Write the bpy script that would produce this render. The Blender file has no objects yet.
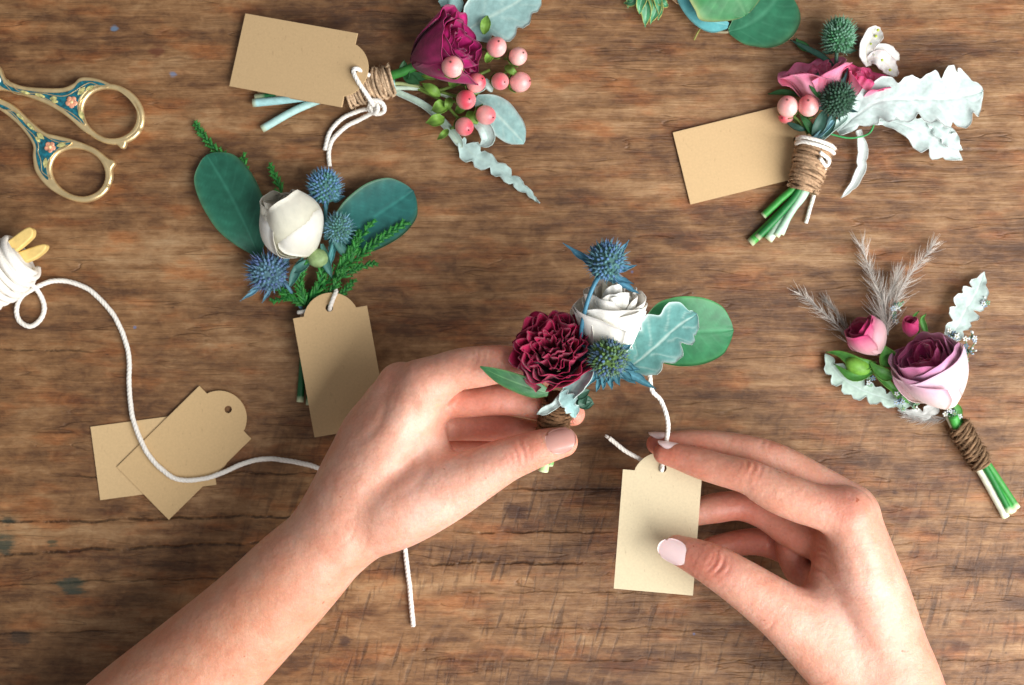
import bpy, math, random
import numpy as np
from mathutils import Vector

# ------------------------------------------------------------------ units
# everything is measured in "units": one unit is one photo pixel at the table top
S = 0.0007            # metres per unit
H = 1422.0            # camera height in units
CX, CY = 512.0, 342.5
rnd = random.Random(7)
rng = np.random.default_rng(11)

def P(x, y, z=0.0):
    f = (H - z) / H
    return np.array([(x - CX) * f, (CY - y) * f, z], float)

def lin(r, g, b):
    def c(v):
        v /= 255.0
        return v / 12.92 if v <= 0.04045 else ((v + 0.055) / 1.055) ** 2.4
    return (c(r), c(g), c(b))

scene = bpy.context.scene
COL = scene.collection
ORG = {}

def nrm(v):
    v = np.asarray(v, float)
    return v / (np.linalg.norm(v) + 1e-12)

# ------------------------------------------------------------------ objects
def props(o, label=None, cat=None, group=None, kind=None):
    if label: o['label'] = label
    if cat: o['category'] = cat
    if group: o['group'] = group
    if kind: o['kind'] = kind

def thing(name, label, cat, at, group=None):
    o = bpy.data.objects.new(name, None)
    o.empty_display_size = 0.01
    COL.objects.link(o)
    at = np.asarray(at, float)
    o.location = Vector(at * S)
    ORG[o.name] = at
    props(o, label, cat, group)
    return o

class MB:
    def __init__(s):
        s.v = []; s.f = []; s.c = []; s.n = 0; s.marks = []
    def mark(s): s.marks.append((len(s.v), len(s.f), s.n)); return s
    def add(s, v, f, col=(1, 1, 1)):
        v = np.asarray(v, float).reshape(-1, 3)
        s.v.append(v)
        col = np.asarray(col, float)
        if col.ndim == 1: col = np.tile(col, (len(v), 1))
        s.c.append(col)
        n = s.n
        s.f.extend([tuple(i + n for i in q) for q in f])
        s.n += len(v)
        return s
    def build_each(s, name, mat, parent):
        """one object per marked piece"""
        mk = s.marks + [(len(s.v), len(s.f), s.n)]
        for (a, fa, na), (b_, fb, nb) in zip(mk[:-1], mk[1:]):
            if b_ == a: continue
            q = MB(); q.v = s.v[a:b_]; q.c = s.c[a:b_]; q.f = [tuple(i - na for i in f) for f in s.f[fa:fb]]; q.n = nb - na
            q.build(name, mat, parent)
    def build(s, name, mat, parent=None, smooth=True, org=None, label=None):
        V = np.vstack(s.v); C = np.vstack(s.c)
        if parent is not None: o0 = ORG[parent.name]
        elif org is not None: o0 = np.asarray(org, float)
        else:
            o0 = V.mean(0); o0[2] = V[:, 2].min()
        me = bpy.data.meshes.new(name)
        me.from_pydata(((V - o0) * S).tolist(), [], s.f)
        a = me.color_attributes.new('Col', 'FLOAT_COLOR', 'POINT')
        a.data.foreach_set('color', np.hstack([C, np.ones((len(C), 1))]).astype(np.float32).ravel())
        if smooth: me.polygons.foreach_set('use_smooth', [True] * len(me.polygons))
        me.materials.append(mat)
        me.update()
        o = bpy.data.objects.new(name, me)
        COL.objects.link(o)
        ORG[o.name] = o0
        if parent is not None: o.parent = parent
        else: o.location = Vector(o0 * S)
        if label: o['label'] = label
        return o

# ------------------------------------------------------------------ geometry helpers
def catmull(pts, n=8):
    p = np.asarray(pts, float)
    if len(p) < 3:
        t = np.linspace(0, 1, n + 1)[:, None]
        return p[0] * (1 - t) + p[-1] * t
    q = np.vstack([2 * p[0] - p[1], p, 2 * p[-1] - p[-2]])
    out = []
    for i in range(1, len(q) - 2):
        for k in range(n):
            t = k / n
            out.append(0.5 * ((2 * q[i]) + (-q[i - 1] + q[i + 1]) * t + (2 * q[i - 1] - 5 * q[i] + 4 * q[i + 1] - q[i + 2]) * t * t
                              + (-q[i - 1] + 3 * q[i] - 3 * q[i + 1] + q[i + 2]) * t ** 3))
    out.append(q[-2])
    return np.array(out)

def frames(path):
    T = np.gradient(path, axis=0)
    T /= np.linalg.norm(T, axis=1)[:, None] + 1e-9
    u = np.array([0, 0, 1.0])
    if abs(T[0] @ u) > 0.9: u = np.array([0, 1.0, 0])
    N = []
    n = nrm(u - T[0] * (T[0] @ u))
    for t in T:
        n = nrm(n - t * (t @ n)); N.append(n)
    N = np.array(N)
    return T, N, np.cross(T, N)

def tube(path, r, seg=8, ply=0, pitch=10.0, amp=0.14, cap=True):
    path = np.asarray(path, float)
    T, N, B = frames(path)
    m = len(path)
    r = np.interp(np.linspace(0, 1, m), np.linspace(0, 1, len(r)), r) if hasattr(r, '__len__') else np.full(m, float(r))
    s = np.concatenate([[0], np.cumsum(np.linalg.norm(np.diff(path, axis=0), axis=1))])
    th = np.linspace(0, 2 * math.pi, seg, endpoint=False)
    V = []
    for i in range(m):
        rr = r[i] * (1 + (amp * np.abs(np.cos(ply / 2 * (th - s[i] * 2 * math.pi / pitch / max(ply, 1) * 1.0))) - amp if ply else 0) * np.ones(seg))
        V.append(path[i] + (N[i] * np.cos(th)[:, None] + B[i] * np.sin(th)[:, None]) * rr[:, None])
    V = np.vstack(V)
    F = []
    for i in range(m - 1):
        for j in range(seg):
            k = (j + 1) % seg
            F.append((i * seg + j, i * seg + k, (i + 1) * seg + k, (i + 1) * seg + j))
    if cap:
        F.append(tuple(range(seg))[::-1]); F.append(tuple((m - 1) * seg + j for j in range(seg)))
    return V, F

def cord(pts, r, n=14, wob=0.0, pitch=7.5, seg=14):
    r = r * 0.86
    """twisted three-ply cord along photo points (x, y, z)"""
    path = catmull([P(*p) for p in pts], n)
    L = np.linalg.norm(np.diff(path, axis=0), axis=1).sum()
    m = max(12, int(L / 1.1))
    s = np.concatenate([[0], np.cumsum(np.linalg.norm(np.diff(path, axis=0), axis=1))])
    t = np.linspace(0, s[-1], m)
    path = np.stack([np.interp(t, s, path[:, k]) for k in range(3)], 1)
    if wob:
        path[:, 0] += wob * np.sin(t / 7.0); path[:, 1] += wob * np.cos(t / 9.0)
    T, N, B = frames(path)
    V = []; F = []; k0 = 0
    for a in range(3):
        ph = t * 2 * math.pi / (pitch * 1.6) + a * 2 * math.pi / 3
        c = path + (N * np.cos(ph)[:, None] + B * np.sin(ph)[:, None]) * r * 0.24
        v, f = tube(c, r * 0.56 * (1 + 0.05 * np.sin(t / 5.3 + a * 2) + 0.04 * np.sin(t / 1.9 + a)), 8)
        V.append(v); F += [tuple(i + k0 for i in q) for q in f]; k0 += len(v)
    for i in range(4, m - 2, 3):                                # loose cotton fibres
        th = rnd.random() * 6.28; d = N[i] * math.cos(th) + B[i] * math.sin(th); p = path[i] + d * r * .7
        v, f = tube(np.array([p, p + d * rnd.uniform(.4, 1.3) + T[i] * rnd.uniform(-1.5, 1.5)]), [0.16, 0.05], 3)
        V.append(v); F += [tuple(j + k0 for j in q) for q in f]; k0 += len(v)
    return np.vstack(V), F

def grid_faces(nu, nv, off=0, flip=False):
    F = []
    for i in range(nu - 1):
        for j in range(nv - 1):
            a = off + i * nv + j
            q = (a, a + 1, a + nv + 1, a + nv)
            F.append(q[::-1] if flip else q)
    return F

def thick(V, nu, nv, th):
    """give a grid surface a back face and closed rim"""
    G = V.reshape(nu, nv, 3)
    du = np.gradient(G, axis=0); dv = np.gradient(G, axis=1)
    n = np.cross(du, dv); n /= np.linalg.norm(n, axis=2)[..., None] + 1e-9
    B = (G - n * th).reshape(-1, 3)
    F = grid_faces(nu, nv, 0, True) + grid_faces(nu, nv, nu * nv)
    o = nu * nv
    rim = [i * nv for i in range(nu)] + [(nu - 1) * nv + j for j in range(1, nv)] + \
          [i * nv + nv - 1 for i in range(nu - 2, -1, -1)] + [j for j in range(nv - 2, 0, -1)]
    for a, b in zip(rim, rim[1:] + rim[:1]):
        F.append((a, b, b + o, a + o))
    return np.vstack([V, B]), F

def leaf(mb, pts, w, col, edge=None, vein=None, cup=0.12, lobes=0, lobe_amp=0.0, th=0.7, ruffle=0.0, roll=0.0,
         nu=54, nv=17, wr=None, bend=0.0, col2=None, under=None, veins=7, sharp=1.0, ph=0.0, rib=0.5, tipround=0.14, edgep=6):
    """a leaf blade swept along photo points; w = half widths left (and wr = right) along its length"""
    mb.mark()
    path = catmull([P(*p) for p in pts], 12)
    s = np.concatenate([[0], np.cumsum(np.linalg.norm(np.diff(path, axis=0), axis=1))]); s /= s[-1]
    t = 0.5 - 0.5 * np.cos(np.linspace(0, math.pi, nu)) if lobes == 0 else np.linspace(0, 1, nu)
    c = np.stack([np.interp(t, s, path[:, k]) for k in range(3)], 1)
    T = np.gradient(c, axis=0); T /= np.linalg.norm(T, axis=1)[:, None] + 1e-9
    up = np.array([0, 0, 1.0])
    side = np.cross(T, up); side /= np.linalg.norm(side, axis=1)[:, None] + 1e-9
    nor = np.cross(side, T)
    rr = np.radians(roll)
    side, nor = side * math.cos(rr) + nor * math.sin(rr), nor * math.cos(rr) - side * math.sin(rr)
    def prof_w(ww):
        k = catmull(np.stack([np.linspace(0, 1, len(ww)), ww, np.zeros(len(ww))], 1), 10)
        return np.maximum(np.interp(t, k[:, 0], k[:, 1]), 0.05)
    p1, p2 = rnd.random() * 6, rnd.random() * 6
    wl = prof_w(w); wrr = prof_w(wr if wr is not None else w)
    if lobes:
        def lf(p):
            x = lobes * t + p + ph + 0.18 * np.sin(6.5 * t + 5 * p + p1)
            fr = x - np.floor(x); am = 0.75 + 0.45 * np.sin(np.floor(x) * 2.3 + p * 7 + p2)
            f = 1 - lobe_amp * 1.5 * am * np.exp(-((fr - 0.5) / 0.15) ** 2) + 0.25 * lobe_amp * np.sin(2 * math.pi * fr + 1.2)
            return f * (1 - 0.22 * lobe_amp * np.abs(np.sin(math.pi * (2.7 * x + p2))))
        wl = wl * lf(0); wrr = wrr * lf(0.37)
    if tipround:
        rn = np.sqrt(np.clip((1 - t) / tipround, 0, 1) * (2 - np.clip((1 - t) / tipround, 0, 1))); rn = np.maximum(rn, 0.02)
        wl = wl * rn; wrr = wrr * rn
    v = np.linspace(-1, 1, nv)
    G = np.zeros((nu, nv, 3)); C = np.zeros((nu, nv, 3))
    col = np.array(col); ed = np.array(edge if edge is not None else col); ve = np.array(vein if vein is not None else col)
    c2 = np.array(col2 if col2 is not None else col)
    for j, q in enumerate(v):
        ww = wl if q < 0 else wrr
        tt = t - abs(q) * 0.0
        off = side * (q * ww)[:, None]
        hgt = cup * q * q * ww + rib * (abs(q) < 0.02) * -0.6
        if ruffle:
            hgt = hgt + ruffle * abs(q) ** 1.5 * (np.sin(t * 21 + p1 + q * 1.5) + 0.6 * np.sin(t * 37 + p2 - q))
        hgt = hgt + bend * np.sin(t * math.pi)
        sv = np.abs(np.sin(math.pi * (veins * (t - 0.22 * abs(q)) + 0.25 * (q > 0)))) if veins else np.ones(nu)
        groove = np.exp(-(sv / 0.22) ** 2) * (0.15 < abs(q) < 0.93)
        hgt = hgt - 0.35 * rib * groove
        G[:, j] = c + off + nor * hgt[:, None]
        m = np.clip(abs(q) ** 12, 0, 1)
        base = col * (1 - t[:, None]) + c2 * t[:, None]
        cc = base * (1 - m) + ed * m
        vv = 0.42 * groove[:, None] + (0.9 if abs(q) < 0.03 else 0.0)
        C[:, j] = cc * (1 - vv) + ve * vv
    V, F = thick(G.reshape(-1, 3), nu, nv, th)
    Cf = C.reshape(-1, 3)
    Cb = np.tile(np.array(under), (len(Cf), 1)) if under is not None else Cf * 0.9 + 0.02
    mb.add(V, F, np.vstack([Cf, Cb]))
    return mb

def ellipsoid(c, r, axis=(0, 0, 1), nu=14, nv=20, fn=None):
    a = nrm(axis); e1 = nrm(np.cross(a, [0.3, 0.9, 0.2])); e2 = np.cross(a, e1)
    rx = r if hasattr(r, '__len__') else (r, r)
    V = []; u = np.linspace(0, math.pi, nu)
    for i in range(nu):
        for j in range(nv):
            ph = 2 * math.pi * j / nv
            k = fn(u[i], ph) if fn else 1.0
            V.append(np.asarray(c) + k * (a * math.cos(u[i]) * rx[1] + (e1 * math.cos(ph) + e2 * math.sin(ph)) * math.sin(u[i]) * rx[0]))
    F = []
    for i in range(nu - 1):
        for j in range(nv):
            k = (j + 1) % nv
            F.append((i * nv + j, (i + 1) * nv + j, (i + 1) * nv + k, i * nv + k))
    return np.array(V), F

def cone(a, b, r, seg=5, r2=0.05):
    return tube(np.array([a, b]), [r, r2], seg)

# ------------------------------------------------------------------ materials
def nodemat(name):
    m = bpy.data.materials.new(name); m.use_nodes = True
    nt = m.node_tree; b = nt.nodes['Principled BSDF']
    return m, nt, b

def pm(name, rough=0.5, var=0.12, vscale=0.15, bump=0.15, bscale=0.6, sss=0.0, sssr=(1, .4, .25), sheen=0.0, spec=0.4,
       metal=0.0, trans=0.0, stretch=(1, 1, 1), bdist=1.0, coat=0.0):
    m, nt, b = nodemat(name)
    N = nt.nodes; L = nt.links
    at = N.new('ShaderNodeVertexColor'); at.layer_name = 'Col'
    tc = N.new('ShaderNodeTexCoord')
    mp = N.new('ShaderNodeMapping'); mp.inputs['Scale'].default_value = [k / S for k in stretch]
    L.new(tc.outputs['Object'], mp.inputs['Vector'])
    n1 = N.new('ShaderNodeTexNoise'); n1.inputs['Scale'].default_value = vscale; n1.inputs['Detail'].default_value = 5
    L.new(mp.outputs[0], n1.inputs['Vector'])
    mr = N.new('ShaderNodeMapRange'); mr.inputs['From Min'].default_value = 0.3; mr.inputs['From Max'].default_value = 0.7
    mr.inputs['To Min'].default_value = 1 - var; mr.inputs['To Max'].default_value = 1 + var
    L.new(n1.outputs['Fac'], mr.inputs['Value'])
    mx = N.new('ShaderNodeVectorMath'); mx.operation = 'SCALE'
    L.new(at.outputs['Color'], mx.inputs[0]); L.new(mr.outputs[0], mx.inputs['Scale'])
    L.new(mx.outputs[0], b.inputs['Base Color'])
    b.inputs['Roughness'].default_value = rough
    b.inputs['Specular IOR Level'].default_value = spec
    b.inputs['Metallic'].default_value = metal
    b.inputs['Coat Weight'].default_value = coat
    if sheen:
        b.inputs['Sheen Weight'].default_value = sheen; b.inputs['Sheen Roughness'].default_value = 0.5
    if sss:
        b.inputs['Subsurface Weight'].default_value = sss
        b.inputs['Subsurface Radius'].default_value = sssr
        b.inputs['Subsurface Scale'].default_value = 6 * S
    if bump:
        n2 = N.new('ShaderNodeTexNoise'); n2.inputs['Scale'].default_value = bscale; n2.inputs['Detail'].default_value = 4
        L.new(mp.outputs[0], n2.inputs['Vector'])
        bp = N.new('ShaderNodeBump'); bp.inputs['Strength'].default_value = bump; bp.inputs['Distance'].default_value = bdist * S
        L.new(n2.outputs['Fac'], bp.inputs['Height']); L.new(bp.outputs[0], b.inputs['Normal'])
    if trans:
        tr = N.new('ShaderNodeBsdfTranslucent'); L.new(mx.outputs[0], tr.inputs['Color'])
        ms = N.new('ShaderNodeMixShader'); ms.inputs[0].default_value = trans
        out = N['Material Output']
        L.new(b.outputs[0], ms.inputs[1]); L.new(tr.outputs[0], ms.inputs[2]); L.new(ms.outputs[0], out.inputs['Surface'])
    return m

def flecks(m, col, scale=0.32, lo=0.70):
    nt = m.node_tree; N = nt.nodes; L = nt.links; b = N['Principled BSDF']
    src = b.inputs['Base Color'].links[0].from_socket
    tc = N.new('ShaderNodeTexCoord'); mp = N.new('ShaderNodeMapping'); mp.inputs['Scale'].default_value = (1 / S, 0.35 / S, 1 / S); mp.inputs['Rotation'].default_value = (0, 0, .6)
    n = N.new('ShaderNodeTexNoise'); n.inputs['Scale'].default_value = scale; n.inputs['Detail'].default_value = 3
    L.new(tc.outputs['Object'], mp.inputs[0]); L.new(mp.outputs[0], n.inputs['Vector'])
    r = N.new('ShaderNodeMapRange'); r.inputs[1].default_value = lo; r.inputs[2].default_value = lo + .08; r.inputs[4].default_value = .25
    L.new(n.outputs['Fac'], r.inputs[0])
    x = N.new('ShaderNodeMix'); x.data_type = 'RGBA'; x.inputs['B'].default_value = (*col, 1); L.new(r.outputs[0], x.inputs['Factor']); L.new(src, x.inputs['A']); L.new(x.outputs['Result'], b.inputs['Base Color'])
    return m

M = dict(
    leafy=pm('waxy_leaf', rough=0.42, var=0.2, vscale=0.09, bump=0.12, bscale=0.25, spec=0.4, trans=0.12),
    green=pm('foliage', rough=0.5, var=0.22, vscale=0.2, bump=0.2, bscale=0.7, trans=0.12),
    dusty=pm('downy_leaf', rough=0.85, var=0.16, vscale=0.16, bump=0.35, bscale=0.9, sheen=0.12, spec=0.15, trans=0.15),
    petal=pm('petal', rough=0.55, var=0.06, vscale=0.12, bump=0.2, bscale=0.5, sheen=0.2, spec=0.25, trans=0.06, sss=0.35, sssr=(1, .8, .7)),
    velvet=pm('velvet_petal', rough=0.6, var=0.25, vscale=0.12, bump=0.4, bscale=0.5, sheen=0.15, spec=0.3, trans=0.04),
    thistle=pm('thistle', rough=0.7, var=0.25, vscale=0.25, bump=0.2, bscale=1, spec=0.2),
    berry=pm('berry_skin', rough=0.32, var=0.08, vscale=0.2, bump=0.06, bscale=0.7, sss=0.25, spec=0.5),
    stem=pm('stem', rough=0.45, var=0.15, vscale=0.2, bump=0.15, bscale=0.6),
    jute=pm('jute', rough=0.9, var=0.35, vscale=0.5, bump=0.8, bscale=1.2, spec=0.1),
    cotton=pm('cotton_cord', rough=0.9, var=0.08, vscale=0.5, bump=0.5, bscale=1.6, spec=0.1, sheen=0.2),
    kraft=pm('kraft_paper', rough=0.8, var=0.045, vscale=0.5, bump=0.12, bscale=0.7, spec=0.2, stretch=(1, 1, 1)),
    gold=pm('gilt_metal', rough=0.34, var=0.14, vscale=0.12, bump=0.15, bscale=0.25, metal=0.75, spec=0.6),
    steel=pm('blade_steel', rough=0.25, var=0.05, bump=0.05, metal=1.0),
    enamel=pm('enamel', rough=0.18, var=0.6, vscale=0.3, bump=0.15, bscale=0.4, spec=0.6, coat=0.3),
    pine=pm('pale_wood', rough=0.6, var=0.12, vscale=0.12, bump=0.25, bscale=0.4, stretch=(1, 1, 1)),
    hair=pm('plume_hair', rough=0.8, var=0.1, vscale=0.05, bump=0, spec=0.15, trans=0.6),
    nail=pm('fingernail', rough=0.28, var=0.03, vscale=0.1, bump=0.03, bscale=0.3, sss=0.15, spec=0.5, coat=0.25),
)

def skin_material():
    m, nt, b = nodemat('skin'); N = nt.nodes; L = nt.links
    at = N.new('ShaderNodeVertexColor'); at.layer_name = 'Col'
    tc = N.new('ShaderNodeTexCoord'); mp = N.new('ShaderNodeMapping'); mp.inputs['Scale'].default_value = (1 / S,) * 3
    L.new(tc.outputs['Object'], mp.inputs['Vector'])
    def noise(sc, det=4):
        n = N.new('ShaderNodeTexNoise'); n.inputs['Scale'].default_value = sc; n.inputs['Detail'].default_value = det
        L.new(mp.outputs[0], n.inputs['Vector']); return n
    n1 = noise(0.045, 6)
    mr = N.new('ShaderNodeMapRange'); mr.inputs[1].default_value = 0.35; mr.inputs[2].default_value = 0.65
    L.new(n1.outputs['Fac'], mr.inputs[0])
    red = N.new('ShaderNodeMix'); red.data_type = 'RGBA'; red.blend_type = 'MULTIPLY'
    red.inputs['B'].default_value = (0.95, 0.80, 0.74, 1); L.new(mr.outputs[0], red.inputs['Factor']); L.new(at.outputs['Color'], red.inputs['A'])
    # fine mottling
    n3 = noise(0.35, 3)
    m3 = N.new('ShaderNodeMapRange'); m3.inputs[1].default_value = 0.3; m3.inputs[2].default_value = 0.7; m3.inputs[3].default_value = 0.92; m3.inputs[4].default_value = 1.06
    L.new(n3.outputs['Fac'], m3.inputs[0])
    sc = N.new('ShaderNodeVectorMath'); sc.operation = 'SCALE'; L.new(red.outputs['Result'], sc.inputs[0]); L.new(m3.outputs[0], sc.inputs['Scale'])
    nf = noise(0.11, 2); mf = N.new('ShaderNodeMapRange'); mf.inputs[1].default_value = 0.75; mf.inputs[2].default_value = 0.78
    L.new(nf.outputs['Fac'], mf.inputs[0])
    fk = N.new('ShaderNodeMix'); fk.data_type = 'RGBA'; fk.blend_type = 'MULTIPLY'; fk.inputs['B'].default_value = (0.72, 0.52, 0.42, 1)
    L.new(mf.outputs[0], fk.inputs['Factor']); L.new(sc.outputs[0], fk.inputs['A'])
    L.new(fk.outputs['Result'], b.inputs['Base Color'])
    b.inputs['Roughness'].default_value = 0.44; b.inputs['Specular IOR Level'].default_value = 0.38
    b.inputs['Subsurface Weight'].default_value = 0.6; b.inputs['Subsurface Radius'].default_value = (1.0, 0.3, 0.15)
    b.inputs['Subsurface Scale'].default_value = 9 * S
    v = N.new('ShaderNodeTexVoronoi'); v.inputs['Scale'].default_value = 0.42; v.feature = 'DISTANCE_TO_EDGE'
    n4 = noise(0.12, 3)
    ad = N.new('ShaderNodeVectorMath'); ad.operation = 'MULTIPLY_ADD'; ad.inputs[1].default_value = (3, 3, 3)
    L.new(n4.outputs['Color'], ad.inputs[0]); L.new(mp.outputs[0], ad.inputs[2]); L.new(ad.outputs[0], v.inputs['Vector'])
    n5 = noise(0.09, 5)
    b1 = N.new('ShaderNodeBump'); b1.inputs['Strength'].default_value = 0.34; b1.inputs['Distance'].default_value = 0.8 * S
    L.new(v.outputs['Distance'], b1.inputs['Height'])
    b2 = N.new('ShaderNodeBump'); b2.inputs['Strength'].default_value = 0.5; b2.inputs['Distance'].default_value = 2.4 * S
    L.new(n5.outputs['Fac'], b2.inputs['Height']); L.new(b1.outputs[0], b2.inputs['Normal']); L.new(b2.outputs[0], b.inputs['Normal'])
    return m
M['skin'] = skin_material()
flecks(M['kraft'], lin(140, 108, 76), 0.42, 0.66)
flecks(M['leafy'], lin(60, 86, 50), 0.12, 0.68)
flecks(M['berry'], lin(180, 90, 70), 0.5, 0.68)

# ------------------------------------------------------------------ the wooden table
def wood_material():
    m, nt, b = nodemat('weathered_wood'); N = nt.nodes; L = nt.links
    tc = N.new('ShaderNodeTexCoord'); mp0 = N.new('ShaderNodeMapping'); mp0.inputs['Scale'].default_value = (1 / S, 1 / S, 1 / S)
    L.new(tc.outputs['Object'], mp0.inputs['Vector'])       # vector now in units, x right, y up
    def mapping(src, scale=(1, 1, 1), loc=(0, 0, 0), rot=0.0):
        q = N.new('ShaderNodeMapping'); q.inputs['Scale'].default_value = scale; q.inputs['Location'].default_value = loc
        q.inputs['Rotation'].default_value = (0, 0, rot); L.new(src, q.inputs['Vector']); return q.outputs[0]
    def noise(vec, scale=1, det=6, rough=0.6, dist=0.0):
        n = N.new('ShaderNodeTexNoise'); n.inputs['Scale'].default_value = scale; n.inputs['Detail'].default_value = det
        n.inputs['Roughness'].default_value = rough; n.inputs['Distortion'].default_value = dist; L.new(vec, n.inputs['Vector']); return n
    def math_(op, a, b_=None, c=None, clamp=False):
        q = N.new('ShaderNodeMath'); q.operation = op; q.use_clamp = clamp
        for i, x in enumerate((a, b_, c)):
            if x is None: continue
            if isinstance(x, (int, float)): q.inputs[i].default_value = x
            else: L.new(x, q.inputs[i])
        return q.outputs[0]
    def mapr(x, a, b_, c=0.0, d=1.0, smooth=True):
        q = N.new('ShaderNodeMapRange'); q.interpolation_type = 'SMOOTHSTEP' if smooth else 'LINEAR'
        L.new(x, q.inputs[0]); 
        for i, k in enumerate((a, b_, c, d)): q.inputs[i + 1].default_value = k
        return q.outputs[0]
    def mix(f, A, B, mode='MIX'):
        q = N.new('ShaderNodeMix'); q.data_type = 'RGBA'; q.blend_type = mode
        if isinstance(f, (int, float)): q.inputs['Factor'].default_value = f
        else: L.new(f, q.inputs['Factor'])
        for nm, x in (('A', A), ('B', B)):
            if isinstance(x, tuple): q.inputs[nm].default_value = (*x, 1)
            else: L.new(x, q.inputs[nm])
        return q.outputs['Result']
    base = mp0.outputs[0]
    # gentle waviness of the grain
    wv = noise(mapping(base, (0.004, 0.012, 1)), 1, 3)
    wob = N.new('ShaderNodeVectorMath'); wob.operation = 'MULTIPLY_ADD'; wob.inputs[1].default_value = (20, 14, 0)
    L.new(wv.outputs['Color'], wob.inputs[0]); L.new(base, wob.inputs[2]); vec = wob.outputs[0]
    g1 = noise(mapping(vec, (0.0045, 0.035, 1)), 1, 7, 0.62).outputs['Fac']
    g2 = noise(mapping(vec, (0.014, 0.20, 1), (5, 3, 0)), 1, 6, 0.65).outputs['Fac']
    g3 = noise(mapping(vec, (0.03, 0.75, 1), (9, 1, 0)), 1, 4, 0.7).outputs['Fac']
    g4 = noise(mapping(base, (0.022, 0.045, 1), (2, 8, 0)), 1, 7, 0.68).outputs['Fac']
    g5 = noise(mapping(base, (0.06, 0.11, 1), (12, 8, 0)), 1, 6, 0.7, 0.6).outputs['Fac']
    g0 = noise(mapping(vec, (0.0022, 0.014, 1), (21, 13, 0)), 1, 5, 0.6).outputs['Fac']
    s = math_('MULTIPLY_ADD', g1, 0.48, math_('MULTIPLY_ADD', g2, 0.20, math_('MULTIPLY_ADD', g0, 0.42, math_('MULTIPLY_ADD', g5, 0.30, math_('MULTIPLY', g4, 0.34)))))
    cr = N.new('ShaderNodeValToRGB'); L.new(mapr(s, 0.66, 1.12, smooth=False), cr.inputs[0])
    e = cr.color_ramp.elements
    e[0].position = 0.0; e[0].color = (*lin(58, 36, 23), 1)
    e[1].position = 1.0; e[1].color = (*lin(186, 154, 114), 1)
    for p, c in ((0.28, (92, 62, 38)), (0.5, (130, 94, 60)), (0.72, (160, 124, 86))):
        k = e.new(p); k.color = (*lin(*c), 1)
    col = cr.outputs[0]
    # reddish and greyish patches
    p1 = noise(mapping(base, (0.014, 0.04, 1), (4, 4, 0)), 1, 5).outputs['Fac']
    col = mix(mapr(p1, 0.48, 0.68, 0, 0.7), col, mix(1.0, col, (1.18, 0.80, 0.56), 'MULTIPLY'))
    p2 = noise(mapping(base, (0.012, 0.035, 1), (14, 24, 0)), 1, 5).outputs['Fac']
    col = mix(mapr(p2, 0.5, 0.7, 0, 0.5), col, mix(1.0, col, (0.90, 0.98, 1.08), 'MULTIPLY'))
    # dark short pores / stains along the grain
    st = noise(mapping(vec, (0.011, 0.075, 1), (31, 7, 0)), 1, 5, 0.7).outputs['Fac']
    stain = mapr(st, 0.60, 0.74, 0, 0.5)
    col = mix(stain, col, lin(52, 34, 25))
    sp = noise(mapping(base, (0.06, 0.12, 1), (3, 3, 0)), 1, 3, 0.6).outputs['Fac']
    spots = mapr(sp, 0.69, 0.76, 0, 0.65)
    col = mix(spots, col, lin(48, 30, 24))
    # fine hairline cracks along the grain: contour lines of a stretched noise
    cn = noise(mapping(vec, (0.0028, 0.028, 1), (7, 17, 0)), 1, 3, 0.5).outputs['Fac']
    ct = math_('FRACT', math_('MULTIPLY', cn, 9.0))
    line = mapr(math_('ABSOLUTE', math_('SUBTRACT', ct, 0.5)), 0.0, 0.05, 1, 0)
    lm = mapr(noise(mapping(base, (0.012, 0.03, 1), (1, 6, 0)), 1, 4).outputs['Fac'], 0.47, 0.6)
    hair = math_('MULTIPLY', line, lm)
    col = mix(math_('MULTIPLY', hair, 0.28), col, lin(46, 29, 22))
    # saw marks across the boards, slightly slanted, in patches
    sx = N.new('ShaderNodeSeparateXYZ'); L.new(base, sx.inputs[0])
    rotA = mapping(base, (1, 1, 1), (0, 0, 0), math.radians(17)); rotB = mapping(base, (1, 1, 1), (0, 0, 0), math.radians(25)); rotC = mapping(base, (1, 1, 1), (0, 0, 0), math.radians(7))
    sn = noise(mapping(rotA, (0.17, 0.017, 1)), 1, 3, 0.5).outputs['Fac']
    sn3 = noise(mapping(rotC, (0.22, 0.026, 1), (9, 0, 0)), 1, 3, 0.5).outputs['Fac']
    saw = math_('MAXIMUM', mapr(sn, 0.56, 0.68, 0, 1), mapr(sn3, 0.57, 0.68, 0, .7))
    yb = math_('MULTIPLY', mapr(sx.outputs[1], -20.0, -170.0, 0.08, 1.0), mapr(sx.outputs[0], -420, -120, 0.2, 1.0))
    sm = mapr(noise(mapping(base, (0.007, 0.022, 1), (8, 5, 0)), 1, 4, 0.6).outputs['Fac'], 0.34, 0.5)
    sawm = math_('MULTIPLY', math_('MULTIPLY', saw, yb), sm)
    col = mix(math_('MULTIPLY', sawm, 0.52), col, lin(44, 29, 22))
    sn2 = noise(mapping(rotB, (0.12, 0.016, 1), (40, 0, 0)), 1, 3, 0.5).outputs['Fac']
    col = mix(math_('MULTIPLY', math_('MULTIPLY', mapr(sn2, 0.57, 0.66), yb), 0.1), col, lin(178, 148, 118))
    # individual long cracks: (photo y at x=0, slope, x from, x to, half width, darkness)
    crack_sum = None
    wn = noise(mapping(base, (0.02, 0.0, 1), (3, 0, 0)), 1, 5, 0.6).outputs['Fac']
    wn2 = noise(mapping(base, (0.05, 0.0, 1), (30, 0, 0)), 1, 3, 0.6).outputs['Fac']
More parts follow.
